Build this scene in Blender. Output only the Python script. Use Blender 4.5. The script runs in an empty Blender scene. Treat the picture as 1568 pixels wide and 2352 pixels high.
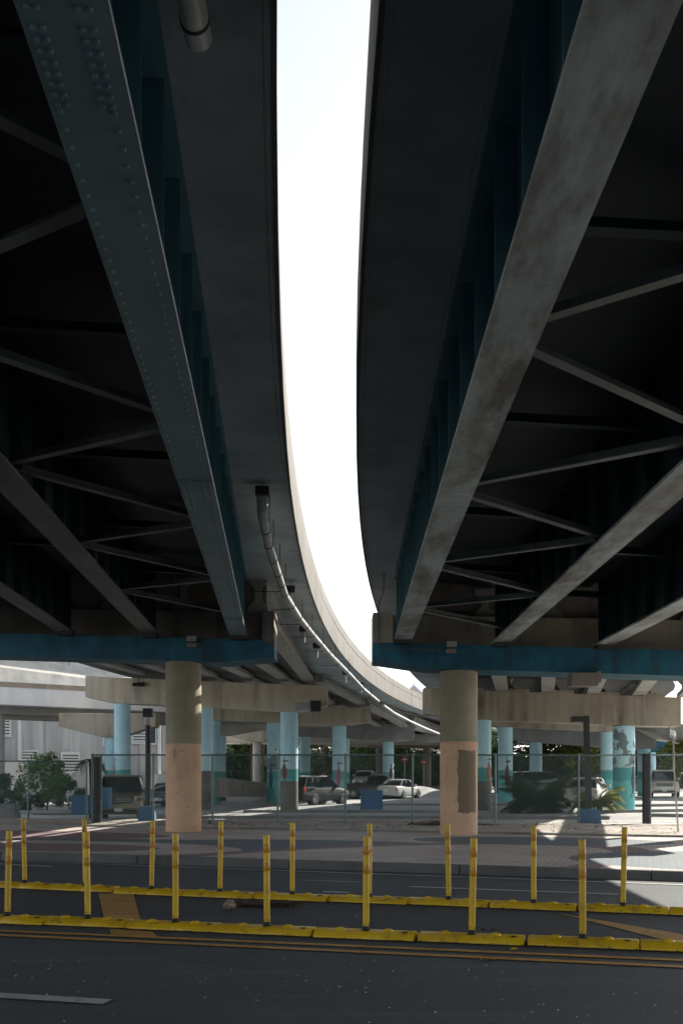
import bpy, bmesh, math, random
from mathutils import Vector, Matrix
R = math.radians
random.seed(7)
scn = bpy.context.scene
# ------------------------------------------------------------------ camera
H = 1.58; F = 2287.0; CX = 784.0; HY = 1788.0      # eye height, focal length in plan pixels, axis column, horizon row
cd = bpy.data.cameras.new('camera'); cam = bpy.data.objects.new('camera', cd)
scn.collection.objects.link(cam); scn.camera = cam
cam.location = (0, 0, H); cam.rotation_euler = (R(90), 0, 0)
cd.sensor_fit = 'VERTICAL'; cd.sensor_height = 36.0; cd.lens = F * 36.0 / 2354.0
cd.shift_x = 0; cd.shift_y = (HY - 1177.0) / 2354.0
cd.clip_start = 0.05; cd.clip_end = 4000
scn.render.resolution_x = 682; scn.render.resolution_y = 1024
# ------------------------------------------------------------------ world and sun
SUN_AZ = 44.0      # degrees from +Y towards +X
SUN_EL = 32.5
w = bpy.data.worlds.new('World'); scn.world = w; w.use_nodes = True
nt = w.node_tree; bg = nt.nodes['Background']
sky = nt.nodes.new('ShaderNodeTexSky'); sky.sky_type = 'NISHITA'; sky.sun_disc = False
sky.sun_elevation = R(SUN_EL); sky.sun_rotation = R(SUN_AZ)
sky.air_density = 1.0; sky.dust_density = 0.9; sky.ozone_density = 1.0; sky.altitude = 0
hs = nt.nodes.new('ShaderNodeHueSaturation'); hs.inputs['Saturation'].default_value = 0.36
nt.links.new(sky.outputs[0], hs.inputs['Color']); nt.links.new(hs.outputs[0], bg.inputs[0])
bg.inputs[1].default_value = 0.12
sd = bpy.data.lights.new('sun', 'SUN'); sd.energy = 5.0; sd.angle = R(0.5); sd.color = (1.0, 0.93, 0.82)
so = bpy.data.objects.new('sun', sd); scn.collection.objects.link(so)
sv = Vector((math.sin(R(SUN_AZ)) * math.cos(R(SUN_EL)), math.cos(R(SUN_AZ)) * math.cos(R(SUN_EL)), math.sin(R(SUN_EL))))
so.rotation_euler = sv.to_track_quat('Z', 'Y').to_euler(); so.location = sv * 80
vs = scn.view_settings; vs.view_transform = 'Standard'; vs.look = 'None'; vs.gamma = 1; vs.use_curve_mapping = False
vs.exposure = 1.1
scn.cycles.max_bounces = 8; scn.cycles.diffuse_bounces = 5
# ------------------------------------------------------------------ plan helpers
def gz(X, Y):
    t = min(max((Y - 31.5) / 6.0, 0), 1); t = t * t * (3 - 2 * t)
    u = min(max((Y - 76) / 6.0, 0), 1); u = u * u * (3 - 2 * u); v = min(max((10 - X) / 3.0, 0), 1) * min(max((X + 14) / 3.0, 0), 1)
    return min(max(.013 * (X - 4), -.35), .3) * t + .8 * u * v
def G(x, y, z=0.0):
    Y = (H - z) * F / (y - HY)
    return Vector(((x - CX) * Y / F, Y, z))
def GB(x, y):
    z = 0
    for _ in range(12):
        p = G(x, y, z); z = gz(p.x, p.y)
    return G(x, y, z)
def P(x, y, Y): return Vector(((x - CX) * Y / F, Y, H - (y - HY) * Y / F))
# ------------------------------------------------------------------ object helpers
C = scn.collection
def tag(o, label=None, cat=None, group=None, kind=None):
    if label: o['label'] = label
    if cat: o['category'] = cat
    if group: o['group'] = group
    if kind: o['kind'] = kind
    return o
def thing(name, label, cat, loc=(0, 0, 0), rz=0, group=None):
    o = bpy.data.objects.new(name, None); C.objects.link(o); o.location = loc; o.rotation_euler = (0, 0, rz)
    o.empty_display_size = .2
    return tag(o, label, cat, group)
def copy_tree(o, parent=None):
    c = o.copy(); C.objects.link(c)
    if parent: c.parent = parent
    for ch in list(o.children): copy_tree(ch, c)
    return c
class MB:
    def __init__(s): s.v = []; s.f = []; s.m = []; s.mi = 0
    def add(s, vs, fs):
        n = len(s.v); s.v += [Vector(a) for a in vs]; s.f += [tuple(i + n for i in f) for f in fs]; s.m += [s.mi] * len(fs)
        return s
    def box(s, a, b):
        x0, y0, z0 = a; x1, y1, z1 = b
        return s.add([(x0,y0,z0),(x1,y0,z0),(x1,y1,z0),(x0,y1,z0),(x0,y0,z1),(x1,y0,z1),(x1,y1,z1),(x0,y1,z1)],
                     [(3,2,1,0),(4,5,6,7),(0,1,5,4),(1,2,6,5),(2,3,7,6),(3,0,4,7)])
    def hexa(s, lo, hi):   # 4 lower, 4 upper corners, anticlockwise from above
        return s.add(list(lo) + list(hi), [(3,2,1,0),(4,5,6,7),(0,1,5,4),(1,2,6,5),(2,3,7,6),(3,0,4,7)])
    def bar(s, a, b, wd, ht, up=(0, 0, 1)):
        a = Vector(a); b = Vector(b); d = (b - a).normalized(); up = Vector(up)
        x = d.cross(up)
        if x.length < 1e-4: x = d.cross(Vector((1, 0, 0)))
        x.normalize(); y = x.cross(d).normalized()
        q = [(-1,-1),(1,-1),(1,1),(-1,1)]
        V = [a + x*i*wd/2 + y*j*ht/2 for i, j in q] + [b + x*i*wd/2 + y*j*ht/2 for i, j in q]
        return s.add(V, [(0,1,2,3),(7,6,5,4),(1,0,4,5),(2,1,5,6),(3,2,6,7),(0,3,7,4)])
    def tube(s, pts, r, n=10, cap=True):
        pts = [Vector(p) for p in pts]; rs = r if isinstance(r, (list, tuple)) else [r] * len(pts)
        V = []; Fc = []; px = None
        for i, p in enumerate(pts):
            d = (pts[min(i+1, len(pts)-1)] - pts[max(i-1, 0)]).normalized()
            if px is None:
                px = d.cross(Vector((0, 0, 1)))
                if px.length < .05: px = Vector((1, 0, 0))
            px = (px - d * px.dot(d)).normalized(); py = d.cross(px)
            V += [p + (px*math.cos(t*2*math.pi/n) + py*math.sin(t*2*math.pi/n)) * rs[i] for t in range(n)]
        for i in range(len(pts)-1):
            for t in range(n):
                a = i*n+t; b = i*n+(t+1) % n
                Fc.append((a, b, b+n, a+n))
        if cap: Fc.append(tuple(range(n))[::-1]); Fc.append(tuple((len(pts)-1)*n+t for t in range(n)))
        return s.add(V, Fc)
    def lathe(s, c, prof, n=24):       # prof: (radius, z)
        c = Vector(c); V = []; Fc = []
        for r, z in prof: V += [c + Vector((r*math.cos(t*2*math.pi/n), r*math.sin(t*2*math.pi/n), z)) for t in range(n)]
        for i in range(len(prof)-1):
            for t in range(n):
                a = i*n+t; b = i*n+(t+1) % n; Fc.append((a, b, b+n, a+n))
        Fc.append(tuple(range(n))[::-1]); Fc.append(tuple((len(prof)-1)*n+t for t in range(n)))
        return s.add(V, Fc)
    def sweep(s, rings, closed=True, cap=True):
        n = len(rings[0]); V = [p for r in rings for p in r]; Fc = []
        for i in range(len(rings)-1):
            for t in range(n if closed else n-1):
                a = i*n+t; b = i*n+(t+1) % n; Fc.append((a, b, b+n, a+n))
        if cap: Fc.append(tuple(range(n))[::-1]); Fc.append(tuple((len(rings)-1)*n+t for t in range(n)))
        return s.add(V, Fc)
    def extr(s, poly, off):            # polygon of 3D points extruded by an offset
        off = Vector(off); n = len(poly); A = [Vector(p) for p in poly]
        return s.add(A + [p+off for p in A], [tuple(range(n))[::-1], tuple(range(n, 2*n))] + [(i, (i+1) % n, (i+1) % n+n, i+n) for i in range(n)])
    def build(s, name, mat, parent=None, world=True, smooth=False, bevel=0):
        me = bpy.data.meshes.new(name); o = bpy.data.objects.new(name, me); C.objects.link(o)
        off = Vector((0, 0, 0))
        if parent is not None:
            o.parent = parent
            if world:
                q = parent
                while q is not None: off += Vector(q.location); q = q.parent
        me.from_pydata([v - off for v in s.v], [], s.f)
        for m in (mat if isinstance(mat, (list, tuple)) else [mat]): me.materials.append(m)
        if isinstance(mat, (list, tuple)): me.polygons.foreach_set('material_index', s.m)
        bm = bmesh.new(); bm.from_mesh(me); bmesh.ops.recalc_face_normals(bm, faces=bm.faces)
        if bevel:
            ed = [e for e in bm.edges if len(e.link_faces) == 2 and e.calc_face_angle(0) > .6]
            bmesh.ops.bevel(bm, geom=ed, offset=bevel, segments=2, affect='EDGES', profile=.6)
        bm.to_mesh(me); bm.free()
        if smooth:
            me.polygons.foreach_set('use_smooth', [True] * len(me.polygons))
            try: me.set_sharp_from_angle(angle=R(38))
            except Exception: pass
        return o
def struct(name, mb, mat, **k):
    return tag(mb.build(name, mat, **k), kind='structure')
def rot_at(p, a):
    return Matrix.Translation(p) @ Matrix.Rotation(a, 4, 'Z')
# ------------------------------------------------------------------ materials
class NB:
    def __init__(s, name):
        s.mat = bpy.data.materials.new(name); s.mat.use_nodes = True; s.t = s.mat.node_tree
        s.b = s.t.nodes['Principled BSDF']
    def n(s, t, **k):
        q = s.t.nodes.new(t)
        for a, b in k.items(): setattr(q, a, b)
        return q
    def l(s, a, b): s.t.links.new(a, b)
    def val(s, x, sock):
        if hasattr(x, 'links') or hasattr(x, 'is_linked'): s.l(x, sock)
        else: sock.default_value = x
    def math(s, op, a, b=0.0, c=None, clamp=False):
        q = s.n('ShaderNodeMath', operation=op, use_clamp=clamp); s.val(a, q.inputs[0]); s.val(b, q.inputs[1])
        if c is not None: s.val(c, q.inputs[2])
        return q.outputs[0]
    def pos(s, obj=True, scale=(1, 1, 1)):
        src = s.n('ShaderNodeTexCoord').outputs['Object'] if obj else s.n('ShaderNodeNewGeometry').outputs['Position']
        m = s.n('ShaderNodeMapping'); s.l(src, m.inputs[0]); m.inputs['Scale'].default_value = scale
        return m.outputs[0]
    def xyz(s, obj=False):
        src = s.n('ShaderNodeTexCoord').outputs['Object'] if obj else s.n('ShaderNodeNewGeometry').outputs['Position']
        q = s.n('ShaderNodeSeparateXYZ'); s.l(src, q.inputs[0]); return q.outputs
    def noise(s, vec, sc, det=5, rough=.6, lo=.35, hi=.65):
        q = s.n('ShaderNodeTexNoise'); s.l(vec, q.inputs['Vector']); q.inputs['Scale'].default_value = sc
        q.inputs['Detail'].default_value = det; q.inputs['Roughness'].default_value = rough
        r = s.n('ShaderNodeMapRange'); s.l(q.outputs[0], r.inputs[0]); r.inputs[1].default_value = lo; r.inputs[2].default_value = hi
        return r.outputs[0]
    def mix(s, f, a, b, mode='MIX'):
        q = s.n('ShaderNodeMix', data_type='RGBA', blend_type=mode, clamp_factor=True)
        s.val(f, q.inputs[0])
        for x, sk in ((a, q.inputs[6]), (b, q.inputs[7])):
            if isinstance(x, tuple): sk.default_value = (*x[:3], 1)
            else: s.l(x, sk)
        return q.outputs[2]
    def bump(s, h, st=.3, d=.01):
        q = s.n('ShaderNodeBump'); q.inputs['Strength'].default_value = st; q.inputs['Distance'].default_value = d
        s.l(h, q.inputs['Height']); s.l(q.outputs[0], s.b.inputs['Normal'])
    def done(s, col, rough=.8, metal=0, spec=None):
        if isinstance(col, tuple): s.b.inputs['Base Color'].default_value = (*col[:3], 1)
        else: s.l(col, s.b.inputs['Base Color'])
        s.val(rough, s.b.inputs['Roughness']); s.b.inputs['Metallic'].default_value = metal
        if spec is not None: s.b.inputs['Specular IOR Level'].default_value = spec
        return s.mat
def simple(name, col, rough=.6, metal=0, var=.25, sc=6.0, bump=0, spec=None):
    m = NB(name); p = m.pos()
    n = m.noise(p, sc); dark = tuple(c*(1-var) for c in col); c = m.mix(n, dark, col)
    if bump: m.bump(m.noise(p, sc*6), bump, .01)
    return m.done(c, rough, metal, spec)
def concrete(name, base, stain=(.05, .045, .04), st=.5, blot=.25, joints=0, warm=None, rough=.85):
    m = NB(name); p = m.pos(False)
    c = m.mix(m.noise(p, .8, 6), tuple(b*(1-blot) for b in base), base)
    if warm: c = m.mix(m.noise(p, .33, 3, .5, .45, .6), c, warm)
    pv = m.pos(False, (1.05, 1.05, .07))
    streak = m.noise(pv, 1.0, 6, .68, .46, .66)
    fine = m.noise(m.pos(False, (9, 9, .35)), 1.0, 4, .6, .52, .75)
    streak = m.math('MAXIMUM', streak, m.math('MULTIPLY', fine, .3))
    brk = m.noise(p, .45, 4, .6, .38, .62); streak = m.math('MULTIPLY', streak, m.math('MULTIPLY_ADD', brk, .75, .25))
    c = m.mix(m.math('MULTIPLY', streak, st), c, stain)
    g = m.noise(p, 38, 3, .6); c = m.mix(m.math('MULTIPLY', g, .12), c, tuple(b*.5 for b in base))
    m.bump(g, .18, .006)
    return m.done(c, rough)
M = {}
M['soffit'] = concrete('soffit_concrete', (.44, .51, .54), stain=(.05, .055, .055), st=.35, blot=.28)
M['soffit_shaded'] = concrete('shaded_soffit_concrete', (.12, .12, .12), st=.5, blot=.3)  # deep shade between the beams painted in as a darker soffit colour
M['fascia'] = concrete('parapet_concrete', (.165, .157, .142), st=.45)
M['conc'] = concrete('pier_concrete', (.47, .41, .315), stain=(.06, .05, .038), st=.8, warm=(.42, .38, .31))
M['conc_dark'] = concrete('stained_concrete', (.27, .24, .21), stain=(.04, .035, .03), st=.8)
M['conc_pale'] = concrete('pale_concrete', (.52, .50, .46), st=.3)
M['ramp_white'] = concrete('white_painted_ramp', (.84, .83, .80), st=.12, blot=.08)
M['igird'] = concrete('beam_concrete', (.36, .35, .33), st=.25, blot=.2)
M['grey_conc'] = concrete('grey_concrete', (.36, .37, .38), st=.3)
def steel(name, web, dirt, k=.6):
    m = NB(name); p = m.pos(False)
    c = m.mix(m.noise(p, .9, 5, .6, .4, .62), web, tuple(x*.78 for x in web))
    d = m.math('MULTIPLY', m.math('MAXIMUM', m.noise(m.pos(False, (1.6, .45, 1.6)), 1.0, 8, .68, .44, .62), m.math('MULTIPLY', m.noise(m.pos(False, (1.2, 9, 1)), 1.0, 5, .7, .56, .68), .6)), k)
    c = m.mix(d, c, dirt)
    m.bump(m.noise(p, 14, 3), .12, .004)
    return m.done(c, .55, 0, .4)
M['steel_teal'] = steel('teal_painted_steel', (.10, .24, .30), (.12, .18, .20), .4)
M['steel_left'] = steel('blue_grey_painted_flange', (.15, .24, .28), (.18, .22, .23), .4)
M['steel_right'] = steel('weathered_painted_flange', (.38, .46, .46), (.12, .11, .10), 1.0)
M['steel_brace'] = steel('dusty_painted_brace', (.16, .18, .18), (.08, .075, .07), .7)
M['bay_shade'] = steel('bay_shade_colour', (.026, .038, .052), (.014, .018, .024), .7)  # near-black colour standing in for the shade between girders
M['steel_shaded'] = steel('shaded_teal_steel', (.03, .055, .065), (.025, .03, .032), .6)  # darker copy of the teal steel, bay shade put into the colour
M['steel_shaded2'] = steel('shaded_weathered_flange', (.11, .125, .135), (.05, .048, .045), .8)  # inner left flanges and left braces, shade painted into the colour
M['steel_edge'] = simple('bare_flange_edge', (.42, .45, .44), .4, .2, .5, 3)
def capblue():
    m = NB('blue_painted_concrete'); p = m.pos(False)
    c = m.mix(m.noise(p, 1.3, 6), (.006, .068, .112), (.013, .14, .215))
    s_ = m.noise(m.pos(False, (3, 3, .2)), 1.0, 6, .65, .5, .72)
    c = m.mix(m.math('MULTIPLY', s_, .75), c, (.02, .03, .035)); m.bump(m.noise(p, 30), .2, .006)
    return m.done(c, .7)
M['capblue'] = capblue()
def front_col(patch):
    m = NB('salmon_and_beige_paint'); z = m.xyz()[2]; p = m.pos(False)
    top = m.mix(m.noise(p, 1.4, 6), (.25, .23, .16), (.34, .31, .22))
    bot = m.mix(m.noise(p, 1.8, 6), (.57, .36, .235), (.68, .44, .295))
    edge = m.math('ADD', z, m.math('MULTIPLY', m.noise(p, 2.5, 2, .5, 0, 1), .03))
    c = m.mix(m.math('LESS_THAN', edge, 2.50), top, bot)
    if patch:
        o = m.xyz(True); wob = m.math('MULTIPLY', m.math('SUBTRACT', m.noise(m.pos(True), 3.2, 5, .6, 0, 1), .3), .22)
        a = m.math('GREATER_THAN', m.math('ADD', o[0], wob), -.03)
        b = m.math('LESS_THAN', m.math('ADD', o[0], m.math('MULTIPLY', wob, .3)), .405)
        e = m.math('LESS_THAN', m.math('ADD', z, wob), 2.32); g = m.math('GREATER_THAN', m.math('SUBTRACT', z, wob), .66)
        f = m.math('MULTIPLY', m.math('MULTIPLY', a, b), m.math('MULTIPLY', e, g))
        c = m.mix(f, c, (.20, .155, .10))
    else:
        o = m.xyz(True)
        a = m.math('LESS_THAN', m.math('ABSOLUTE', m.math('ADD', o[0], .17)), .035)
        b = m.math('LESS_THAN', m.math('ABSOLUTE', m.math('SUBTRACT', z, 2.22)), .13)
        c = m.mix(m.math('MULTIPLY', m.math('MULTIPLY', a, b), .7), c, (.28, .2, .15))
    st = m.noise(m.pos(False, (5, 5, .5)), 1.0, 6, .6, .55, .8); c = m.mix(m.math('MULTIPLY', st, .3), c, (.12, .09, .07))
    sp = m.noise(p, 9, 2, .5, .66, .72); c = m.mix(m.math('MULTIPLY', sp, .5), c, (.2, .13, .1))
    m.bump(m.noise(p, 45, 3), .15, .005)
    return m.done(c, .75)
M['fcol'] = front_col(False); M['fcolp'] = front_col(True)
def blue_col(name, tealz, greyz=-9, patch=0):
    m = NB(name); z = m.xyz()[2]; p = m.pos(False)
    up = m.mix(m.noise(p, .7, 4), (.36, .60, .70), (.48, .72, .80))
    if patch:
        o = m.xyz(); q = m.math('ADD', m.noise(p, .9, 5, .6, 0, 1), m.math('MULTIPLY', z, -.10))
        up = m.mix(m.math('GREATER_THAN', q, patch), up, (.16, .22, .23))
    wob = m.math('ADD', z, m.math('MULTIPLY', m.noise(m.pos(False, (3, 3, .5)), 1.0, 3, .5, 0, 1), .28))
    teal = m.mix(m.math('LESS_THAN', m.math('ADD', z, m.math('MULTIPLY', m.noise(p, 1.5, 3, .5, 0, 1), .5)), tealz-.35), (.07, .33, .33), (.13, .46, .46))
    c = m.mix(m.math('LESS_THAN', wob, tealz+.14), up, teal)
    foam = m.math('LESS_THAN', m.math('ABSOLUTE', m.math('SUBTRACT', wob, tealz+.16)), .035)
    c = m.mix(foam, c, (.5, .6, .58))
    c = m.mix(m.math('LESS_THAN', z, greyz), c, m.mix(m.noise(p, 1.5), (.10, .095, .085), (.17, .16, .145)))
    st = m.noise(m.pos(False, (4, 4, .4)), 1.0, 6, .6, .55, .8); c = m.mix(m.math('MULTIPLY', st, .3), c, (.08, .12, .12))
    m.bump(m.noise(p, 40, 3), .12, .005)
    return m.done(c, .7)
M['bcol'] = blue_col('blue_and_teal_wave_paint', 2.05)
M['bcolp'] = blue_col('blue_and_teal_paint_with_grey_patches', 2.05, -9, .20)
M['bcolg'] = blue_col('blue_and_teal_paint_over_grey_base', 2.05, 1.42)
M['bcolg2'] = blue_col('blue_paint_over_tall_grey_base', 1.9, 1.95)
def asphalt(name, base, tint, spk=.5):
    m = NB(name); p = m.pos(False)
    c = m.mix(m.noise(p, .35, 6, .6, .35, .68), base, tint)
    lane = m.noise(m.pos(False, (.12, 1.3, 1)), 1.0, 4, .5, .4, .62)
    c = m.mix(m.math('MULTIPLY', lane, .35), c, tuple(b*.55 for b in base))
    g = m.math('MAXIMUM', m.noise(p, 75, 3, .7, .52, .78), m.noise(p, 170, 2, .6, .5, .8))
    mot = m.noise(p, 7, 6, .75, .42, .62); c = m.mix(m.math('MULTIPLY', mot, .45), c, tuple(b*.6 for b in base))
    trk = m.noise(m.pos(False, (.35, 2.6, 1)), 1.0, 5, .6, .52, .66); c = m.mix(m.math('MULTIPLY', trk, .35), c, tuple(b*1.7 for b in tint))
    c = m.mix(m.math('MULTIPLY', g, spk), c, (.24, .25, .25))
    chips = m.noise(p, 26, 2, .5, .70, .73)
    c = m.mix(m.math('MULTIPLY', chips, .55), c, (.35, .36, .36))
    crk = m.noise(m.pos(False, (1.2, 1.2, 1)), 3, 8, .7, .30, .36)
    c = m.mix(m.math('MULTIPLY', m.math('SUBTRACT', 1.0, crk), .4), c, (.02, .02, .022))
    m.bump(m.noise(p, 120, 3), .5, .006)
    return m.done(c, .78)
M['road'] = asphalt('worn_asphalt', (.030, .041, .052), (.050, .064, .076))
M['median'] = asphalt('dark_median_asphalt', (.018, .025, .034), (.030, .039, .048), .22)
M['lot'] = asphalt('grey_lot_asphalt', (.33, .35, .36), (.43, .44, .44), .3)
def paint(name, col, wear=.6, sc=9):
    m = NB(name); p = m.pos(False)
    c = m.mix(m.noise(p, 2), tuple(x*.75 for x in col), col)
    c = m.mix(m.math('MULTIPLY', m.noise(p, sc, 7, .75, .52, .64), wear), c, (.07, .07, .07))
    m.bump(m.noise(p, 120, 3), .3, .004)
    return m.done(c, .65)
M['yline'] = paint('worn_yellow_road_paint', (.58, .29, .035), .7)
M['yline2'] = paint('faded_orange_road_paint', (.52, .27, .055), .6, 5)
M['wline'] = paint('worn_white_road_paint', (.5, .52, .5), .5)
def pavers():
    m = NB('patterned_pavers'); g = m.n('ShaderNodeNewGeometry').outputs['Position']
    mp = m.n('ShaderNodeMapping'); m.l(g, mp.inputs[0]); mp.inputs['Rotation'].default_value = (0, 0, R(17))
    br = m.n('ShaderNodeTexBrick'); m.l(mp.outputs[0], br.inputs['Vector']); br.inputs['Scale'].default_value = 1
    br.inputs['Brick Width'].default_value = .24; br.inputs['Row Height'].default_value = .12; br.inputs['Mortar Size'].default_value = .012
    br.inputs['Color1'].default_value = (1, 1, 1, 1); br.inputs['Color2'].default_value = (.82, .82, .82, 1); br.inputs['Mortar'].default_value = (.5, .5, .5, 1)
    o = m.xyz()
    def ell(cx, cy, rx, ry, rot=0):
        ca, sa = math.cos(rot), math.sin(rot)
        dx = m.math('SUBTRACT', o[0], cx); dy = m.math('SUBTRACT', o[1], cy)
        u = m.math('DIVIDE', m.math('ADD', m.math('MULTIPLY', dx, ca), m.math('MULTIPLY', dy, sa)), rx)
        v = m.math('DIVIDE', m.math('SUBTRACT', m.math('MULTIPLY', dy, ca), m.math('MULTIPLY', dx, sa)), ry)
        return m.math('ADD', m.math('MULTIPLY', u, u), m.math('MULTIPLY', v, v))
    pink = m.mix(m.noise(m.pos(False), .8), (.50, .43, .39), (.62, .54, .50)); grey = (.13, .165, .19); red = (.25, .17, .175)
    e1 = ell(-6.0, 20.6, 6.4, 3.0, R(-16)); c = m.mix(m.math('LESS_THAN', e1, 1.0), pink, grey)
    c = m.mix(m.math('LESS_THAN', e1, .42), c, pink); c = m.mix(m.math('LESS_THAN', e1, .14), c, red)
    e2 = ell(-1.0, 20.6, 3.9, 2.4, R(-16)); c = m.mix(m.math('MULTIPLY', m.math('LESS_THAN', e2, 1.0), m.math('GREATER_THAN', e1, 1.0)), c, grey)
    e3 = ell(.6, 17.2, 3.4, 6.6, R(-50)); c = m.mix(m.math('MULTIPLY', m.math('LESS_THAN', e3, 1.0), m.math('GREATER_THAN', e3, .72)), c, red)
    c = m.mix(m.math('LESS_THAN', e3, .72), c, pink)
    e4 = ell(4.5, 22.6, 2.9, 1.5, R(-14)); c = m.mix(m.math('LESS_THAN', e4, 1.0), c, grey)
    e5 = ell(7.0, 17.2, 3.0, 2.2, R(-10)); c = m.mix(m.math('LESS_THAN', e5, 1.0), c, grey)
    e6 = ell(-9.0, 25.5, 5.0, 1.6, R(-16)); c = m.mix(m.math('LESS_THAN', e6, 1.0), c, red)
    c = m.mix(1.0, c, br.outputs[0], 'MULTIPLY')
    dirt = m.noise(m.pos(False), .6, 7, .7, .45, .75); c = m.mix(m.math('MULTIPLY', dirt, .35), c, (.09, .085, .08))
    m.bump(br.outputs[0], .25, .006)
    return m.done(c, .75)
M['pavers'] = pavers()
M['kerb'] = concrete('kerb_concrete', (.30, .30, .29), st=.5, blot=.35)
M['kerb_dark'] = concrete('dark_kerb_concrete', (.15, .15, .15), st=.6, blot=.35)  # darker grey version of the kerb concrete
def sand():
    m = NB('sandy_dirt'); p = m.pos(False)
    c = m.mix(m.noise(p, 1.2, 7, .7), (.30, .27, .23), (.52, .47, .41))
    c = m.mix(m.math('MULTIPLY', m.noise(p, 5, 6, .75, .56, .66), .75), c, (.07, .055, .045))
    m.bump(m.noise(p, 18, 6, .7, .2, .8), .9, .03)
    return m.done(c, .95)
M['sand'] = sand()
def lotg():
    m = NB('sandy_lot_ground'); p = m.pos(False)
    c = m.mix(m.noise(p, .16, 5, .6, .42, .6), (.34, .35, .35), (.55, .53, .49))
    c = m.mix(m.math('MULTIPLY', m.noise(p, 1.1, 7, .7, .5, .7), .4), c, (.12, .12, .11))
    m.bump(m.noise(p, 25, 5), .4, .01)
    return m.done(c, .9)
M['ground'] = lotg()
M['grass'] = simple('dry_grass', (.12, .13, .05), .9, 0, .6, 2, .5)
def plastic_yellow(name='scuffed_yellow_plastic', k=.5):
    m = NB(name); p = m.pos(True)
    c = m.mix(m.noise(m.pos(False), 1.6), (.56, .34, .008), (.72, .47, .012))
    c = m.mix(m.math('MULTIPLY', m.noise(m.pos(False), 9, 8, .75, .55, .68), k), c, (.09, .07, .04))
    m.bump(m.noise(p, 60), .1, .003)
    return m.done(c, .45)
M['yel'] = plastic_yellow('scuffed_yellow_plastic', .8); M['yelpost'] = plastic_yellow('scuffed_yellow_post_plastic', .55)
M['band'] = simple('orange_reflective_band', (.62, .29, .015), .35, 0, .35, 30)
M['rubber'] = simple('black_rubber', (.015, .015, .017), .7)
M['refo'] = simple('orange_reflector', (.75, .24, .05), .25, 0, .3, 30); M['refw'] = simple('white_reflector', (.8, .8, .76), .25, 0, .1, 30)
M['galv'] = simple('galvanised_steel', (.15, .22, .22), .45, .5, .3, 8)
M['galvp'] = simple('bright_galvanised_pipe', (.52, .53, .52), .5, .1, .25, 5)
M['pipe'] = simple('grey_drain_pipe', (.75, .74, .70), .45, .1, .4, 3)
M['black'] = simple('black_painted_metal', (.018, .02, .024), .45, .2)
M['iron'] = simple('dark_bracket_steel', (.05, .05, .055), .5, .4)
M['lens'] = simple('frosted_lamp_lens', (.42, .42, .40), .3)
M['bluep'] = concrete('blue_painted_planter', (.09, .20, .38), stain=(.04, .07, .11), st=.5)
M['white'] = simple('white_paint', (.78, .78, .76), .5, 0, .12)
M['glass'] = simple('dark_car_glass', (.012, .016, .02), .06, 0, .2, 1, spec=.9)
M['tyre'] = simple('tyre_rubber', (.012, .012, .012), .8); M['rim'] = simple('alloy_rim', (.5, .5, .5), .3, .8)
M['trim'] = simple('black_car_trim', (.015, .015, .016), .4)
M['tail'] = simple('red_tail_lamp', (.45, .02, .015), .2); M['head'] = simple('clear_headlamp', (.62, .66, .68), .12, .2)
M['chrome'] = simple('chrome', (.7, .7, .7), .12, 1)
M['bark'] = simple('rough_bark', (.10, .075, .055), .9, 0, .5, 9, .6)
M['red'] = simple('red_sign_paint', (.5, .02, .02), .4)
M['maroon'] = simple('maroon_mural_paint', (.16, .02, .03), .6); M['navy'] = simple('navy_mural_paint', (.02, .05, .09), .6)
M['orange'] = simple('rust_orange_mural_paint', (.34, .09, .02), .6); M['pinkm'] = simple('pink_mural_paint', (.35, .12, .18), .6)
M['bin'] = simple('blue_plastic', (.03, .12, .3), .5)
M['paper'] = simple('crumpled_brown_paper', (.33, .26, .20), .8, 0, .5, 18)
M['dead'] = simple('dead_leaf', (.09, .055, .035), .9, 0, .5, 12)
M['oleaf'] = simple('orange_leaf', (.6, .28, .03), .7, 0, .3, 12)
def leafmat(name, a, b):
    m = NB(name); oi = m.n('ShaderNodeNewGeometry'); c = m.mix(oi.outputs['Random Per Island'], a, b)
    m.b.inputs['Transmission Weight'].default_value = 0
    tr = m.n('ShaderNodeBsdfTranslucent'); m.l(c, tr.inputs[0]); ms = m.n('ShaderNodeMixShader'); ms.inputs[0].default_value = .35
    out = m.t.nodes['Material Output']; m.l(m.b.outputs[0], ms.inputs[1]); m.l(tr.outputs[0], ms.inputs[2]); m.l(ms.outputs[0], out.inputs[0])
    return m.done(c, .5)
M['leaf'] = leafmat('green_leaves', (.035, .09, .015), (.12, .20, .04)); M['leafd'] = leafmat('dark_leaves', (.02, .04, .014), (.05, .085, .025))
M['leafy'] = leafmat('yellow_green_leaves', (.10, .14, .02), (.30, .28, .05)); M['frond'] = leafmat('palm_fronds', (.03, .055, .015), (.07, .10, .03))
def facade():
    m = NB('grey_ribbed_facade'); p = m.pos(False)
    wv = m.noise(m.pos(False, (1.1, 1.1, .05)), 1.0, 5, .6, .4, .6)
    c = m.mix(wv, (.42, .42, .42), (.58, .58, .57)); return m.done(c, .85)
M['facade'] = facade()
def louvre():
    m = NB('white_louvres'); z = m.xyz()[2]
    f = m.math('GREATER_THAN', m.math('FRACT', m.math('MULTIPLY', z, 4.2)), .45)
    return m.done(m.mix(f, (.06, .09, .10), (.7, .7, .68)), .6)
M['louvre'] = louvre()
M['window'] = simple('dark_window_glass', (.05, .10, .13), .1)
def carpaint(name, col, metal=.35):
    m = NB(name); m.b.inputs['Coat Weight'].default_value = .6; m.b.inputs['Coat Roughness'].default_value = .06
    return m.done(m.mix(m.noise(m.pos(), 1.2, 6), tuple(c*.85 for c in col), col), .38, metal)

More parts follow.
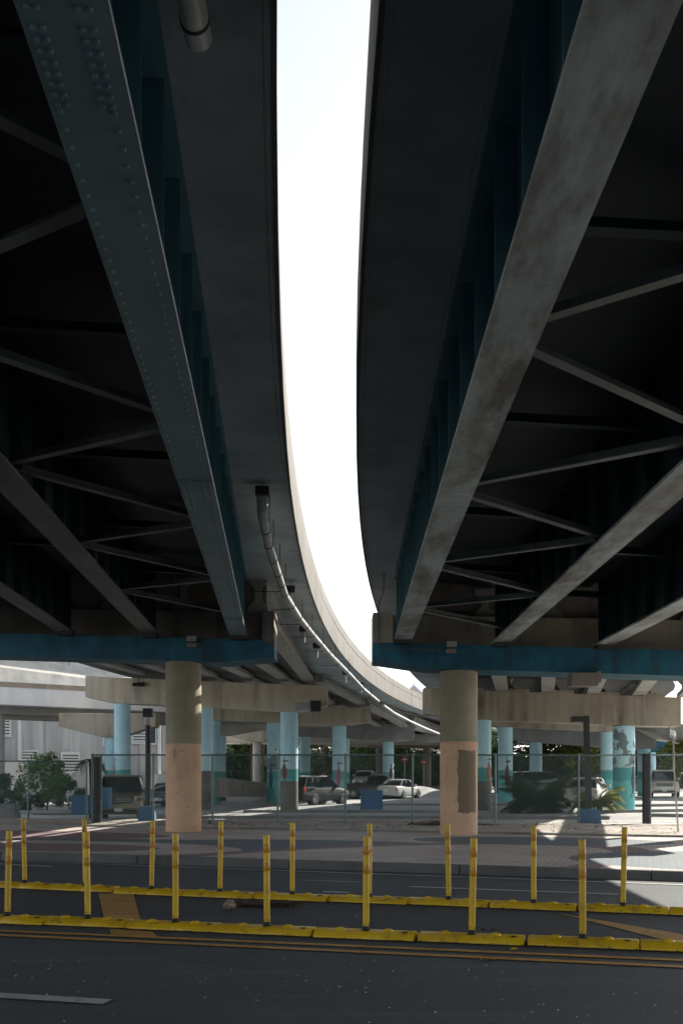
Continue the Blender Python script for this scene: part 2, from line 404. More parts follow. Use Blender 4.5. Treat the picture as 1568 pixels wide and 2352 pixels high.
# ------------------------------------------------------------------ the ground
g = MB(); N = 60; xs = [-400, -120, -60] + [-40+1*i for i in range(82)] + [60, 120, 400]; ys = [-120, -20, 26.0, 29] + [31+1*i for i in range(8)] + [45, 60, 70, 76, 77, 78, 79, 80, 81, 82, 90, 130, 200, 500, 1800]
V = [(x, y, gz(x, y) - (.0 if y > 30 else .02)) for y in ys for x in xs]; nx = len(xs)
g.add(V, [(j*nx+i, j*nx+i+1, (j+1)*nx+i+1, (j+1)*nx+i) for j in range(len(ys)-1) for i in range(nx-1)])
struct('ground', g, M['ground'])
# the road runs along u, slightly away to the left
KA = G(0, 1976); KB = G(1568, 2026); RD = (KB - KA).normalized(); RN = Vector((-RD.y, RD.x, 0))
def L2(p, d=0, n=0, z=0): return Vector((p.x + RD.x*d + RN.x*n, p.y + RD.y*d + RN.y*n, z))
def strip(name, a, b, mat, z): # four points
    q = MB().add([Vector((*p[:2], z)) for p in (a, b)] , []); return q
rd = MB().add([L2(KA, -40, -60, 0.0), L2(KB, 60, -60, 0.0), L2(KB, 60, 0, 0.0), L2(KA, -40, 0, 0.0)], [(0, 1, 2, 3)])
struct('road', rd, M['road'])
nearA, nearB = G(17, 2108, .06), G(1338, 2160, .06); farA, farB = G(57, 2030, .06), G(1430, 2085, .06)
def lerp(a, b, t): return a + (b-a)*t
def ext(a, b, t0, t1, z): return [Vector((*lerp(a, b, t)[:2], z)) for t in (t0, t1)]
n0, n1 = ext(nearA, nearB, -4, 4, .004); f0, f1 = ext(farA, farB, -2.6, 2.8, .004)
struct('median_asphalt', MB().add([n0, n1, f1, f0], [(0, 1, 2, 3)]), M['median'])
def mark(pts, mat, z=.008, name='road_marking'):
    q = [G(x, y) for x, y in pts]
    return struct(name, MB().add([Vector((p.x, p.y, z)) for p in q], [tuple(range(len(q)))]), mat)
def line(x0, y0, x1, y1, wd, mat, e0=0, e1=0, z=.008):
    a, b = G(x0, y0), G(x1, y1); d = (b-a).normalized(); n = Vector((-d.y, d.x, 0))*wd/2; a = a-d*e0; b = b+d*e1
    struct('road_marking', MB().add([Vector((p.x, p.y, z)) for p in (a-n, b-n, b+n, a+n)], [(0, 1, 2, 3)]), mat)
line(0, 2141, 1568, 2209, .105, M['yline'], 12, 12); line(0, 2151, 1568, 2224, .11, M['yline'], 12, 12)
line(0, 2290, 247, 2305, .15, M['wline'], 1.2, 0)
line(0, 1979, 1568, 2035, .10, M['wline'], 10, 10)
line(0, 1987, 121, 1993, .11, M['wline'], 1, 0); line(940, 2039, 1418, 2057, .11, M['wline']); line(690, 2024, 830, 2029, .06, M['wline'])
line(742, 2051, 800, 2053, .12, M['wline'])
mark([(242, 2128), (326, 2128), (306, 2055), (226, 2056)], M['yline2'], .010)
mark([(255, 2148), (365, 2158), (350, 2143), (250, 2136)], M['yline2'], .006)
mark([(1281, 2101), (1528, 2164), (1640, 2194), (1640, 2163), (1568, 2150)], M['yline2'], .010)
# faint chalk ring in the median
c0 = G(900, 2108); ring = MB(); rr = [Vector((c0.x + r_*math.cos(t/40*2*math.pi), c0.y + r_*.8*math.sin(t/40*2*math.pi), .010)) for r_ in (.42, .40) for t in range(40)]
ring.add(rr, [(t, (t+1) % 40, 40+(t+1) % 40, 40+t) for t in range(12, 48) if True and t < 40])
struct('road_marking', ring, paint('chalky_smear', (.12, .125, .13), .3))
# kerb, paved sidewalk, dirt strip
kb = MB(); SW = .15
for k in range(-14, 22):
    a = L2(KA, k*3.0+.008, 0, 0); b = L2(KA, (k+1)*3.0-.008, 0, 0)
    kb.hexa([L2(KA, k*3.0+.008, 0, -.1), L2(KA, (k+1)*3.0-.008, 0, -.1), L2(KA, (k+1)*3.0-.008, .18, -.1), L2(KA, k*3.0+.008, .18, -.1)],
            [L2(KA, k*3.0+.008, .025, SW), L2(KA, (k+1)*3.0-.008, .025, SW), L2(KA, (k+1)*3.0-.008, .18, SW), L2(KA, k*3.0+.008, .18, SW)])
struct('kerb', kb, M['kerb_dark'], bevel=.012)
SD = 9.2     # depth of the paving
sw = MB().hexa([L2(KA, -40, .18, -.1), L2(KB, 50, .18, -.1), L2(KB, 50, SD, -.1), L2(KA, -40, SD, -.1)], [L2(KA, -40, .18, SW-.003), L2(KB, 50, .18, SW-.003), L2(KB, 50, SD, SW-.003), L2(KA, -40, SD, SW-.003)])
struct('sidewalk', sw, M['pavers'])
kb2 = MB().hexa([L2(KA, -40, SD, -.1), L2(KB, 50, SD, -.1), L2(KB, 50, SD+.14, -.1), L2(KA, -40, SD+.14, -.1)], [L2(KA, -40, SD, SW+.05), L2(KB, 50, SD, SW+.05), L2(KB, 50, SD+.14, SW+.05), L2(KA, -40, SD+.14, SW+.05)])
struct('edge_kerb', kb2, M['kerb'], bevel=.015)
dm = MB(); V = []; nu, nv = 150, 12
for j in range(nv+1):
    for i in range(nu+1):
        u = -20 + i*.34; v = j/nv
        p = L2(KA, u, SD+.14, 0); far = max(32.5, p.y+.3) if u > 8.0 else 35.2
        yy = p.y + (far - p.y)*v; z = SW + .02 + (.03*random.random() if 0 < j < nv else 0); z = z*(1-max(0, v-.75)/.25) + (gz(p.x, yy)-.02)*max(0, v-.75)/.25
        V.append((p.x, yy, z))
dm.add(V, [(j*(nu+1)+i, j*(nu+1)+i+1, (j+1)*(nu+1)+i+1, (j+1)*(nu+1)+i) for j in range(nv) for i in range(nu)])
struct('dirt_strip', dm, M['sand'], smooth=True)
# lot kerbs and drives
def lot_kerb(x0, y0, x1, y1, wd=.16, ht=.13):
    a, b = GB(x0, y0), GB(x1, y1); struct('lot_kerb', MB().bar(a+Vector((0, 0, ht/2-.03)), b+Vector((0, 0, ht/2-.03)), wd, ht+.06), M['kerb'], bevel=.02)
lot_kerb(450, 1882, 1400, 1884); lot_kerb(560, 1868, 1010, 1869); lot_kerb(810, 1852, 1330, 1853)
lot_kerb(1340, 1870, 1568, 1866); lot_kerb(1380, 1856, 1600, 1853); lot_kerb(40, 1872, 330, 1868); lot_kerb(1480, 1877, 1640, 1880)
lot_kerb(930, 1832, 1300, 1833)
q = [GB(460, 1880), GB(1420, 1880), GB(1420, 1858), GB(500, 1858)]
dr = MB(); 
for (x0, x1, ya, yb) in ((430, 1330, 1879, 1871), (470, 1000, 1865, 1848), (1000, 1330, 1865, 1856)):
    V = []; nn = 14
    for i in range(nn+1):
        for yy in (ya, yb):
            p = GB(x0+(x1-x0)*i/nn, yy); V.append((p.x, p.y, p.z+.012))
    dr.add(V, [(2*i, 2*i+2, 2*i+3, 2*i+1) for i in range(nn)])
struct('parking_lot', dr, M['lot'])
gr = MB(); V = []
for i in range(11):
    for yy in (1874, 1868.5):
        p = GB(75+i*11, yy); V.append((p.x, p.y, p.z+.03))
gr.add(V, [(2*i, 2*i+2, 2*i+3, 2*i+1) for i in range(10)]); struct('grass_patch', gr, M['grass'])

# ------------------------------------------------------------------ viaducts
def arc(side, Y, o):     # point at radial offset o outwards (to the left of the curve centre's far side)
    if side == 'L': cx, cy, r = 216.04, 21.5, 217.0
    else: cx, cy, r = 206.21, 11.5, 206.0
    r2 = r + o; s_ = (Y - cy)/r; c_ = math.sqrt(max(0, 1-s_*s_))
    return Vector((cx - r2*c_, cy + r2*s_, 0))
def grade(side, Y): return -(.012*max(0, Y-30) if side == 'R' else 0)
def zed(side, o): return .055*o
YS = [-26+2*i for i in range(0, 86)]
def deck(side, root, o0, o1):
    sg = 1 if side == 'L' else -1
    z0 = 6.80 if side == 'L' else 6.74
    prof = [(0, 0), (.05, 0), (.055, -.012), (.075, -.012), (.08, 0), (.9, -.02), (2.3, -.022), (o1, -.03), (o1, .12), (0.4, .14), (.36, .14), (0, .14)]
    rings = []
    for Y in YS:
        ring = []
        for o, dz in prof:
            if side == 'R' and o > 2.35: o += 2.0*min(max((Y-39)/10, 0), 1)
            p = arc(side, Y, o*sg); p.z = z0 + dz + zed(side, o*sg) + grade(side, Y); ring.append(p)
        rings.append(ring)
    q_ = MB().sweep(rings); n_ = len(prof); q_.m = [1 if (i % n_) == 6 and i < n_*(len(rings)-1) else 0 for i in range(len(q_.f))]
    d = q_.build('deck', [M['soffit'], M['soffit_shaded']], root)
    prof = [(-.02, .0), (.02, -.012), (.02, .139), (.42, .15), (.38, .25), (.22, .50), (.17, 1.2), (0, 1.2), (-.004, .84), (.012, .82), (.012, .79), (-.02, .77)]
    rings = []
    for Y in YS:
        ring = []
        for o, dz in prof:
            p = arc(side, Y, o*sg); p.z = z0 + dz + grade(side, Y); ring.append(p)
        rings.append(ring)
    MB().sweep(rings).build('parapet', M['fascia'], root)
    rings = []
    for Y in YS:
        ring = []
        for o, dz in [(o1-.35, .13), (o1+.02, .13), (o1+.02, 1.15), (o1-.15, 1.15)]:
            if side == 'R': o += 2.0*min(max((Y-39)/10, 0), 1)
            p = arc(side, Y, o*sg); p.z = z0 + dz + zed(side, o*sg) + grade(side, Y); ring.append(p)
        rings.append(ring)
    MB().sweep(rings).build('outer_parapet', M['fascia'], root)
VL = thing('viaduct', 'long dark viaduct on the left with teal girders, curving right into the distance', 'viaduct', (-8, 19, 0))
VR = thing('viaduct', 'viaduct on the right over the wide pavement with a rust stained pale girder flange', 'viaduct', (8, 11, 0))
deck('L', VL, 0, 14.8); deck('R', VR, 0, 10.3)
def zfl(X): return 5.08 - .055*X
def bentY(X): return 25.35 - .221*X
def girder(root, x_at, mat_flange, mat_web, side, first=False, y0=-9.0):
    ye = bentY(x_at(25)) - .02
    a = Vector((x_at(y0), y0, 0)); b = Vector((x_at(ye), ye, 0)); d = (b-a).normalized(); n = Vector((-d.y, d.x, 0))
    def zz(p): return zfl(p.x)
    web = MB(); A = a.copy(); B = b.copy(); A.z = zz(a); B.z = zz(b); top = 1.52
    web.bar(A+Vector((0, 0, .04+top/2)), B+Vector((0, 0, .04+top/2)), .018, top)
    L = (b-a).length; k = .4; i = 0
    while k < L:
        p = lerp(A, B, 1-k/L)
        for s_ in (-1, 1):
            web.hexa([p+n*s_*.01-d*.008+Vector((0,0,.045)), p+n*s_*.01+d*.008+Vector((0,0,.045)), p+n*s_*.17+d*.008+Vector((0,0,.045)), p+n*s_*.17-d*.008+Vector((0,0,.045))],
                     [p+n*s_*.01-d*.008+Vector((0,0,top)), p+n*s_*.01+d*.008+Vector((0,0,top)), p+n*s_*.17+d*.008+Vector((0,0,top)), p+n*s_*.17-d*.008+Vector((0,0,top))])
        k += 1.22
    g_ = web.build('girder', mat_web, root)
    fl = MB(); fl.bar(A+Vector((0, 0, .02)), B+Vector((0, 0, .02)), .43, .04)
    if not (first and side == 'L'): fl.build('bottom_flange', mat_flange, g_)
    tf = MB(); tf.bar(A+Vector((0, 0, .04+top+.015)), B+Vector((0, 0, .04+top+.015)), .40, .03); tf.build('top_flange', mat_web, g_)
    ha = MB(); ha.bar(A+Vector((0, 0, .04+top+.03+.10)), B+Vector((0, 0, .04+top+.03+.10)), .5, .20); ha.build('haunch', M['soffit'], g_)
    bear = MB(); e = B - d*.28; bear.box((e.x-.19, e.y-.16, e.z-.09), (e.x+.19, e.y+.2, e.z-.001)); bear.build('bearing', M['iron'], g_)
    if first:
        s_ = 1 if side == 'L' else -1
        ed = MB(); off = -n*.2165*s_
        if side == 'L': ed.bar(A+off+Vector((0, 0, .02)), B+off+Vector((0, 0, .02)), .004, .042); ed.build('worn_flange_edge', M['steel_edge'], g_)
    if first and side == 'L':
        bo = fl
        def bolt(p):
            r = .016; bo.add([p+Vector((r*math.cos(t), r*math.sin(t), 0)) for t in [i*math.pi/3 for i in range(6)]] + [p+Vector((r*.8*math.cos(t), r*.8*math.sin(t), -.018)) for t in [i*math.pi/3 for i in range(6)]],
                   [(6,7,8,9,10,11)] + [(i, (i+1) % 6, 6+(i+1) % 6, 6+i) for i in range(6)])
        def on(Y, o, dz=0):
            p = lerp(A, B, (Y-A.y)/(B.y-A.y)) + n*o; p.z += dz; return p
        y = 1.0
        while y < 25.2:
            if not (3.6 < y < 5.32 or 12.0 < y < 13.35 or 22.6 < y < 23.6):
                bolt(on(y, .165)); bolt(on(y, -.125))
            y += .155
        for (ya, yb) in ((12.05, 13.3), (22.7, 23.5)):
            MB().bar(on(ya, 0, -.012), on(yb, 0, -.012), .40, .022).build('splice_plate', mat_flange, g_)
            y = ya+.06
            while y < yb-.04:
                if abs(y-(ya+yb)/2) > .07:
                    for o in (.16, .09, -.09, -.16): bolt(on(y, o, -.024))
                y += .085
        for (ya, yb) in ((3.6, 4.62), (4.74, 5.30)):
            y = ya
            while y < yb:
                for o in (.165, .115, -.07, -.125): bolt(on(y, o, 0))
                y += .078
        bo.build('bottom_flange', mat_flange, g_)
    return A, B
def xl(k): return lambda Y: -1.29 - (Y-4.57)*.0649 - 2.44*k*(1.0-.002*(Y-4.5))
def xr(k): return lambda Y: 1.24 + .05 + (Y-4.4)*.0116 + 2.44*k - .004*(Y-4.4)*k
def bay_shade(root, xa, xb, sgn):
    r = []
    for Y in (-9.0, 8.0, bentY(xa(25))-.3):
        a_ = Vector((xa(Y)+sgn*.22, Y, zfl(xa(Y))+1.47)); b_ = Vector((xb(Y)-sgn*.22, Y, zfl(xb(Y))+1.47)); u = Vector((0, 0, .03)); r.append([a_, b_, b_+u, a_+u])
    MB().sweep(r).build('bay_shade_sheet', M['bay_shade'], root)  # dark sheet added below the deck to paint the bay shade
for k in range(5): girder(VL, xl(k), M['steel_left'] if k == 0 else M['steel_shaded2'], M['steel_teal'] if k == 0 else M['steel_shaded'], 'L', k == 0)
for k in range(4): girder(VR, xr(k), M['steel_right'], M['steel_teal'] if k == 0 else M['steel_shaded'], 'R', k == 0)
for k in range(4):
    bay_shade(VL, xl(k), xl(k+1), -1)
    if k < 3: bay_shade(VR, xr(k), xr(k+1), 1)
def angle(mb, a, b, s_=.11):    # an L section: horizontal leg and upright leg
    a = Vector(a); b = Vector(b)
    mb.bar(a, b, s_, .012); d = (b-a).normalized(); n = d.cross(Vector((0, 0, 1))).normalized()
    off = n*(s_/2) if n.y > 0 else -n*(s_/2)
    mb.bar(a+off+Vector((0, 0, s_*.55)), b+off+Vector((0, 0, s_*.55)), .012, s_*1.1)
def brace_bay(root, xa, xb, ya0, step, sgn, diag=True):
    n = -2
    while ya0 + n*step < 26:
        ya = ya0 + n*step; yb = ya + step/2 - .15
        for (p, q) in ((ya-.12, yb-step+.1), (ya+.12, yb-.1)):
            if diag and max(p, q) < bentY(0)-.4 and min(p, q) > -8:
                m = MB(); za = zfl(xa(p))+.16; zb = zfl(xb(q))+.16
                angle(m, (xa(p)+sgn*.05, p, za), (xb(q)-sgn*.05, q, zb)); m.build('lateral_brace', M['steel_brace'] if sgn > 0 else M['steel_shaded2'], root)
        if -8 < ya < 25:
            m = MB()
            x0, x1 = xa(ya)+sgn*.03, xb(ya)-sgn*.03
            angle(m, (x0, ya+.02, zfl(x0)+1.05), (x1, ya+.02, zfl(x1)+1.05), .14)
            m.build('cross_frame', M['steel_shaded'], root)
        n += 1
for k in range(4):
    brace_bay(VL, xl(k), xl(k+1), 6.3 if k % 2 == 0 else 8.3, 4.2, -1, k == 0)
    if k < 3: brace_bay(VR, xr(k), xr(k+1), 8.05 if k % 2 == 0 else 10.2, 4.35, 1, k == 0)
# diaphragms closing the steel span at the bent
# ---- concrete beams of the later spans
def ibeam(root, a, b, ht=1.1, bw=.56, tw=.5):
    a = Vector(a); b = Vector(b); d = (b-a); d.z = 0; d.normalize(); n = Vector((-d.y, d.x, 0)); up = Vector((0, 0, 1))
    pr = [(-bw/2, 0), (bw/2, 0), (bw/2, .18), (.09, .38), (.09, ht-.3), (tw/2, ht-.15), (tw/2, ht), (-tw/2, ht), (-tw/2, ht-.15), (-.09, ht-.3), (-.09, .38), (-bw/2, .18)]
    MB().sweep([[p - n*o + up*z for o, z in pr] for p in (a, b)]).build('concrete_beam', M['igird'], root, bevel=.012)
def line_at(x, a, b): 
    Y = a/(1+b*(x-CX)/F); return (x-CX)*Y/F, Y
def onL(x, y, a, b):
    X, Y = line_at(x, a, b); return Vector((X, Y, H-(y-HY)*Y/F))
B2 = (50.2, .48)
# left viaduct: cap seats on bent 2 and start points on bent 1
s1 = [(-2.22-2.05*i) for i in range(6)]
e2 = [(735-28, 1566.5), (663-12, 1563), (572, 1560), (490, 1557.5), (408, 1555), (326, 1553), (250, 1551)]
for i in range(6):
    a = Vector((s1[i], 25.95-.221*s1[i], 5.93-.05*(s1[i]+2.2))); e = onL(e2[i][0], e2[i][1]-1, 50.0, .48)
    ibeam(VL, a, e, 1.0)
def bent(root_label, col_specs, cap_pts, thick, mats, name='viaduct_pier', group=None):
    pass
for root_, xa_, xb_, zz_, mt_ in ((VL, -14.0, -2.0, 5.93, 'conc_dark'), (VR, 1.9, 10.0, 5.72, 'conc_dark')):
    q4 = lambda X, dy, dz: Vector((X, 25.95-.221*X+dy, zz_ - .05*(X+2.2 if X < 0 else X) + dz))
    MB().hexa([q4(xa_, .12, -.12), q4(xb_, .12, -.12), q4(xb_, .42, -.12), q4(xa_, .42, -.12)], [q4(xa_, .12, 1.0), q4(xb_, .12, 1.0), q4(xb_, .42, 1.0), q4(xa_, .42, 1.0)]).build('end_diaphragm', M[mt_], root_)
# straight beams of the spans further on, left
B3 = (66.0, .45); B4 = (82.5, .42); B5 = (108.0, .30)
for (ba, bb, xs0, y0_, xs1, y1_, n_, st0, st1) in ((B2, B3, 728, 1567, 829, 1621, 5, 82, 68), (B3, B4, 838, 1623, 931, 1675, 5, 68, 58), (B4, B5, 944, 1676, 1030, 1700, 5, 58, 46)):
    for i in range(n_):
        a = onL(xs0 - st0*i, y0_ - 1 - 1.5*i, *ba); b = onL(xs1 - st1*i, y1_ - 1 - 1.2*i, *bb)
        ibeam(VL, a + (b-a).normalized()*.35, b - (b-a).normalized()*.02, 1.0)
# right viaduct beams from bent 1 to bent 2
for i in range(6):
    X0 = 2.8 + 1.62*i; a = Vector((X0-.8, 25.95-.221*(X0-.8), 5.75-.05*X0)); e = onL(1049 + 104*i, 1588+3.2*i, 50.2, .48)
    ibeam(VR, a, e, .85)
for i in range(5):
    a = onL(1064+104*i, 1588+3*i, 50.2, .48); b = a + Vector((2.6, 17, .1)); ibeam(VR, a, b, .85)
# conduit and drain pipes under the left deck
def pipe_path(ys, off, z): 
    out = []
    for Y in ys:
        p = arc('L', Y, off); p.z = z + grade('L', Y); out.append(p)
    return out
near = [P(452-4, -60, 6.0), P(458, 150, 6.65)]
near = [Vector((-.93, 3.0, 6.32)), Vector((-.915, 6.38, 6.32))]
dp = thing('drain_pipe', 'thick banded drain pipe ending under the near left deck overhang', 'pipe', near[1])
MB().tube([near[0], near[1]], .088, 18).build('pipe_run', M['pipe'], dp, smooth=True)
cl = MB()
for y in (4.3, 4.9, 5.45, 5.62, 6.22):
    MB().tube([(-.93+(y-3)*.004, y-.012, 6.32), (-.93+(y-3)*.004, y+.012, 6.32)], .094, 18).build('pipe_clamp', M['iron'], dp)
hg = MB()
for y in (4.6, 6.25): MB().bar((-.925, y, 6.40), (-.925, y, 6.78), .02, .02).build('hanger', M['iron'], dp)
px = [(604, 1190), (618, 1260), (640, 1325), (655, 1370), (690, 1425), (720, 1462), (757, 1505), (800, 1548), (835, 1585), (868, 1612)]
def pipe_pts(px, z):
    o = []
    for x, y in px:
        zz = z
        for _ in range(6):
            Y = (zz-H)*F/(HY-y); zz = z - .01*(Y-17) if Y > 17 else z
        o.append(Vector(((x-CX)*Y/F, Y, zz)))
    return o
pp = pipe_pts(px, 6.25)
d2 = thing('drain_pipe', 'long pale drain pipe hung on rods along the curving left deck', 'pipe', pp[0])
fine = [lerp(pp[i], pp[i+1], t/4) for i in range(len(pp)-1) for t in range(4)] + [pp[-1]]
MB().tube(fine, .085, 14).build('pipe_run', M['galvp'], d2, smooth=True)
cl = MB(); hg = MB()
tot = 0
for i in range(1, len(fine)):
    d = (fine[i]-fine[i-1]); c_ = (fine[i]+fine[i-1])/2; d.normalize()
    if i % 2 == 0: MB().tube([c_-d*.02, c_+d*.02], .096, 12).build('pipe_clamp', M['iron'], d2)
    if i % 3 == 1: p = c_ + Vector((.10, 0, 0)); MB().bar(p, p+Vector((0, 0, .50)), .016, .016).build('hanger', M['iron'], d2)
    if i > 9 and i % 3 == 0: MB().bar(c_+Vector((-.85, 0, .05)), c_+Vector((.02, 0, .05)), .018, .018).build('cross_rod', M['iron'], d2)
b_ = pp[0]; MB().box((b_.x-.12, b_.y-.28, 6.58), (b_.x+.12, b_.y-.04, 6.74)).build('drain_box', M['iron'], d2, bevel=.01)
MB().tube([b_+Vector((0, -.16, .3)), b_+Vector((0, -.15, .10)), b_+Vector((0, .05, 0))], .10, 12).build('elbow', M['galvp'], d2, smooth=True)
for k, (x, y) in enumerate([(665, 1352), (697, 1438), (727, 1475), (793, 1535), (829, 1560)]):
    Y = (6.62-H)*F/(HY-y); p = P(x, y, Y); p.z = 6.62 - .01*(Y-17)
    m = MB(); o = m.box((p.x-.14, p.y-.14, p.z-.05), (p.x+.14, p.y+.14, p.z+.14)).build('scupper', M['iron'], d2); MB().tube([p+Vector((0, 0, -.04)), p+Vector((0, 0, -.40))], .06, 10).build('downspout', M['galvp'], o, smooth=True)
pp2 = pipe_pts([(880, 1622), (905, 1640), (940, 1658), (975, 1674), (1010, 1688)], 6.2)
d3 = thing('drain_pipe', 'farther length of pale drain pipe starting past the end of the long one', 'pipe', pp2[0])
MB().tube(pp2, .09, 10).build('pipe_run', M['galvp'], d3, smooth=True)
# conduit on the right cap
# ------------------------------------------------------------------ piers
def column(root, X, Y, z0, z1, r, mat, n=40):
    o = MB().lathe((0, 0, 0), [(r, z0), (r, z0+(z1-z0)*.33), (r, z0+(z1-z0)*.66), (r, z1)], n).build('column', mat, root, world=False, smooth=True)
    o.location = (X - root.location.x, Y - root.location.y, -root.location.z); return o
def capfront(X): return 25.35 - .221*X
def front_cap(label, x0, x1, taper_end, groupn, colX, colY, cmat, others, stemmat):
    root = thing('viaduct_pier', label, 'bridge pier', (colX, colY, SW), 0, groupn)
    sk = Vector((1, -.221, 0)); 
    def q(X, dy, z): return Vector((X, capfront(X)+dy, z - .055*X))
    LZ0, LZ1, ST = 4.44, 5.05, 5.83       # underside, ledge, stem top (at X = 0)
    tp = .16
    if taper_end == 'R': xe, xi = x1, x1-1.4
    else: xe, xi = x0, x0+1.4
    led = MB(); a, b = (x0, xi) if taper_end == 'R' else (xi, x1)
    led.hexa([q(a, 0, LZ0), q(b, 0, LZ0), q(b, 1.25, LZ0), q(a, 1.25, LZ0)], [q(a, 0, LZ1), q(b, 0, LZ1), q(b, 1.25, LZ1), q(a, 1.25, LZ1)])
    l2 = MB(); zt = LZ0+tp
    if taper_end == 'R': lo = [q(xi, 0, LZ0), q(xe, 0, zt), q(xe, 1.25, zt), q(xi, 1.25, LZ0)]; hi = [q(xi, 0, LZ1), q(xe, 0, LZ1), q(xe, 1.25, LZ1), q(xi, 1.25, LZ1)]
    else: lo = [q(xe, 0, zt), q(xi, 0, LZ0), q(xi, 1.25, LZ0), q(xe, 1.25, zt)]; hi = [q(xe, 0, LZ1), q(xi, 0, LZ1), q(xi, 1.25, LZ1), q(xe, 1.25, LZ1)]
    led.hexa(lo, hi)
    led.build('cap_beam', M['capblue'], root)
    st = MB(); st.hexa([q(x0, .45, LZ1), q(x1, .45, LZ1), q(x1, 1.25, LZ1), q(x0, 1.25, LZ1)], [q(x0, .45, ST), q(x1, .45, ST), q(x1, 1.25, ST), q(x0, 1.25, ST)])
    st.build('back_wall', stemmat, root)
    bl = MB()
    if taper_end == 'R': bl.hexa([q(x1-.32, .0, LZ1+.002), q(x1+.003, .0, LZ1-.25), q(x1+.003, .447, LZ1-.25), q(x1-.32, .447, LZ1+.002)], [q(x1-.32, .0, ST-.02), q(x1+.003, .0, ST-.02), q(x1+.003, .447, ST-.02), q(x1-.32, .447, ST-.02)])
    else: bl.hexa([q(x0-.003, .0, LZ1+.002), q(x0+.50, .0, LZ1+.002), q(x0+.50, .447, LZ1+.002), q(x0-.003, .447, LZ1+.002)], [q(x0-.003, .0, ST-.02), q(x0+.50, .0, ST-.02), q(x0+.50, .447, ST-.02), q(x0-.003, .447, ST-.02)])
    bl.build('end_block', M['conc'] if taper_end == 'L' else M['conc_dark'], root, bevel=.02)
    for (cx_, cy_, mm) in [(colX, colY, cmat)] + others:
        column(root, cx_, cy_, SW-.1, LZ0-.055*cx_+.01 if False else LZ0-.055*cx_-.002, .475, mm)
    return root
PL = front_cap('front left pier, salmon painted base, blue cap beam with floodlight', -14.5, -1.74, 'R', 'front piers', -4.24, 26.75, M['fcol'], [(-12.3, 28.3, M['fcol'])], M['conc_dark'])  # left back wall in darker concrete, its shadow put into the colour
PR = front_cap('front right pier, salmon base with brown repainted patch under a blue cap beam', .80, 10.4, 'L', 'front piers', 2.97, 25.25, M['fcolp'], [(9.3, 23.85, M['fcolp'])], M['conc'])
def cap_block(root, pts, thick, mat, name='cap_beam', bevel=.03):
    # pts: (x, ytop, ybottom) plan pixels on line, left to right; thick along Y
    lo = []; V = []
    n = len(pts)
    for X, Y, zt, zb in pts: V += [Vector((X, Y-thick/2, zb)), Vector((X, Y-thick/2, zt)), Vector((X, Y+thick/2, zt)), Vector((X, Y+thick/2, zb))]
    return MB().sweep([V[4*i:4*i+4] for i in range(n)]).build(name, mat, root, bevel=bevel)
def capline(pts, ab, off=0):
    out = []
    for x, yt, yb in pts:
        X, Y = line_at(x, ab[0]-.55, ab[1]); out.append((X, Y+.55, H-(yt-HY)*Y/F, H-(yb-HY)*Y/F))
    return out
mural_paints = ['maroon', 'navy', 'orange', 'pinkm']
def mural(col_o, root, X, Y, r, zc, h_, mat, a0, tail=True):
    # a slender hanging fish-like figure wrapped on the column face
    m = MB(); R_ = r+.006
    def pt(a, z): return Vector((X + R_*math.sin(a), Y - R_*math.cos(a), z))
    def stripe(w_of, za, zb, n=10, da=0):
        rings = []
        for i in range(n+1):
            t = i/n; z = zb + (za-zb)*t; ww = w_of(t); rings.append([pt(a0+da*t-ww/r, z), pt(a0+da*t+ww/r, z)])
        m.sweep(rings, closed=False, cap=False)
    stripe(lambda t: .015+.085*math.sin(math.pi*min(1, t*1.15+.02))**.8*(.4+.6*t), zc-h_*.38, zc+h_*.25)
    stripe(lambda t: .012, zc+h_*.24, zc+h_*.5, 3)
    stripe(lambda t: .02+.10*math.sin(math.pi*t), zc+h_*.32, zc+h_*.36, 4, .2)
    stripe(lambda t: .018*(1-.5*t), zc-h_*.30, zc-h_*.5, 5, .5/1); stripe(lambda t: .018*(1-.5*t), zc-h_*.30, zc-h_*.46, 5, -.45)
    m.build('painted_figure', M[mat], col_o.parent if False else col_o, world=False)
    ch = m
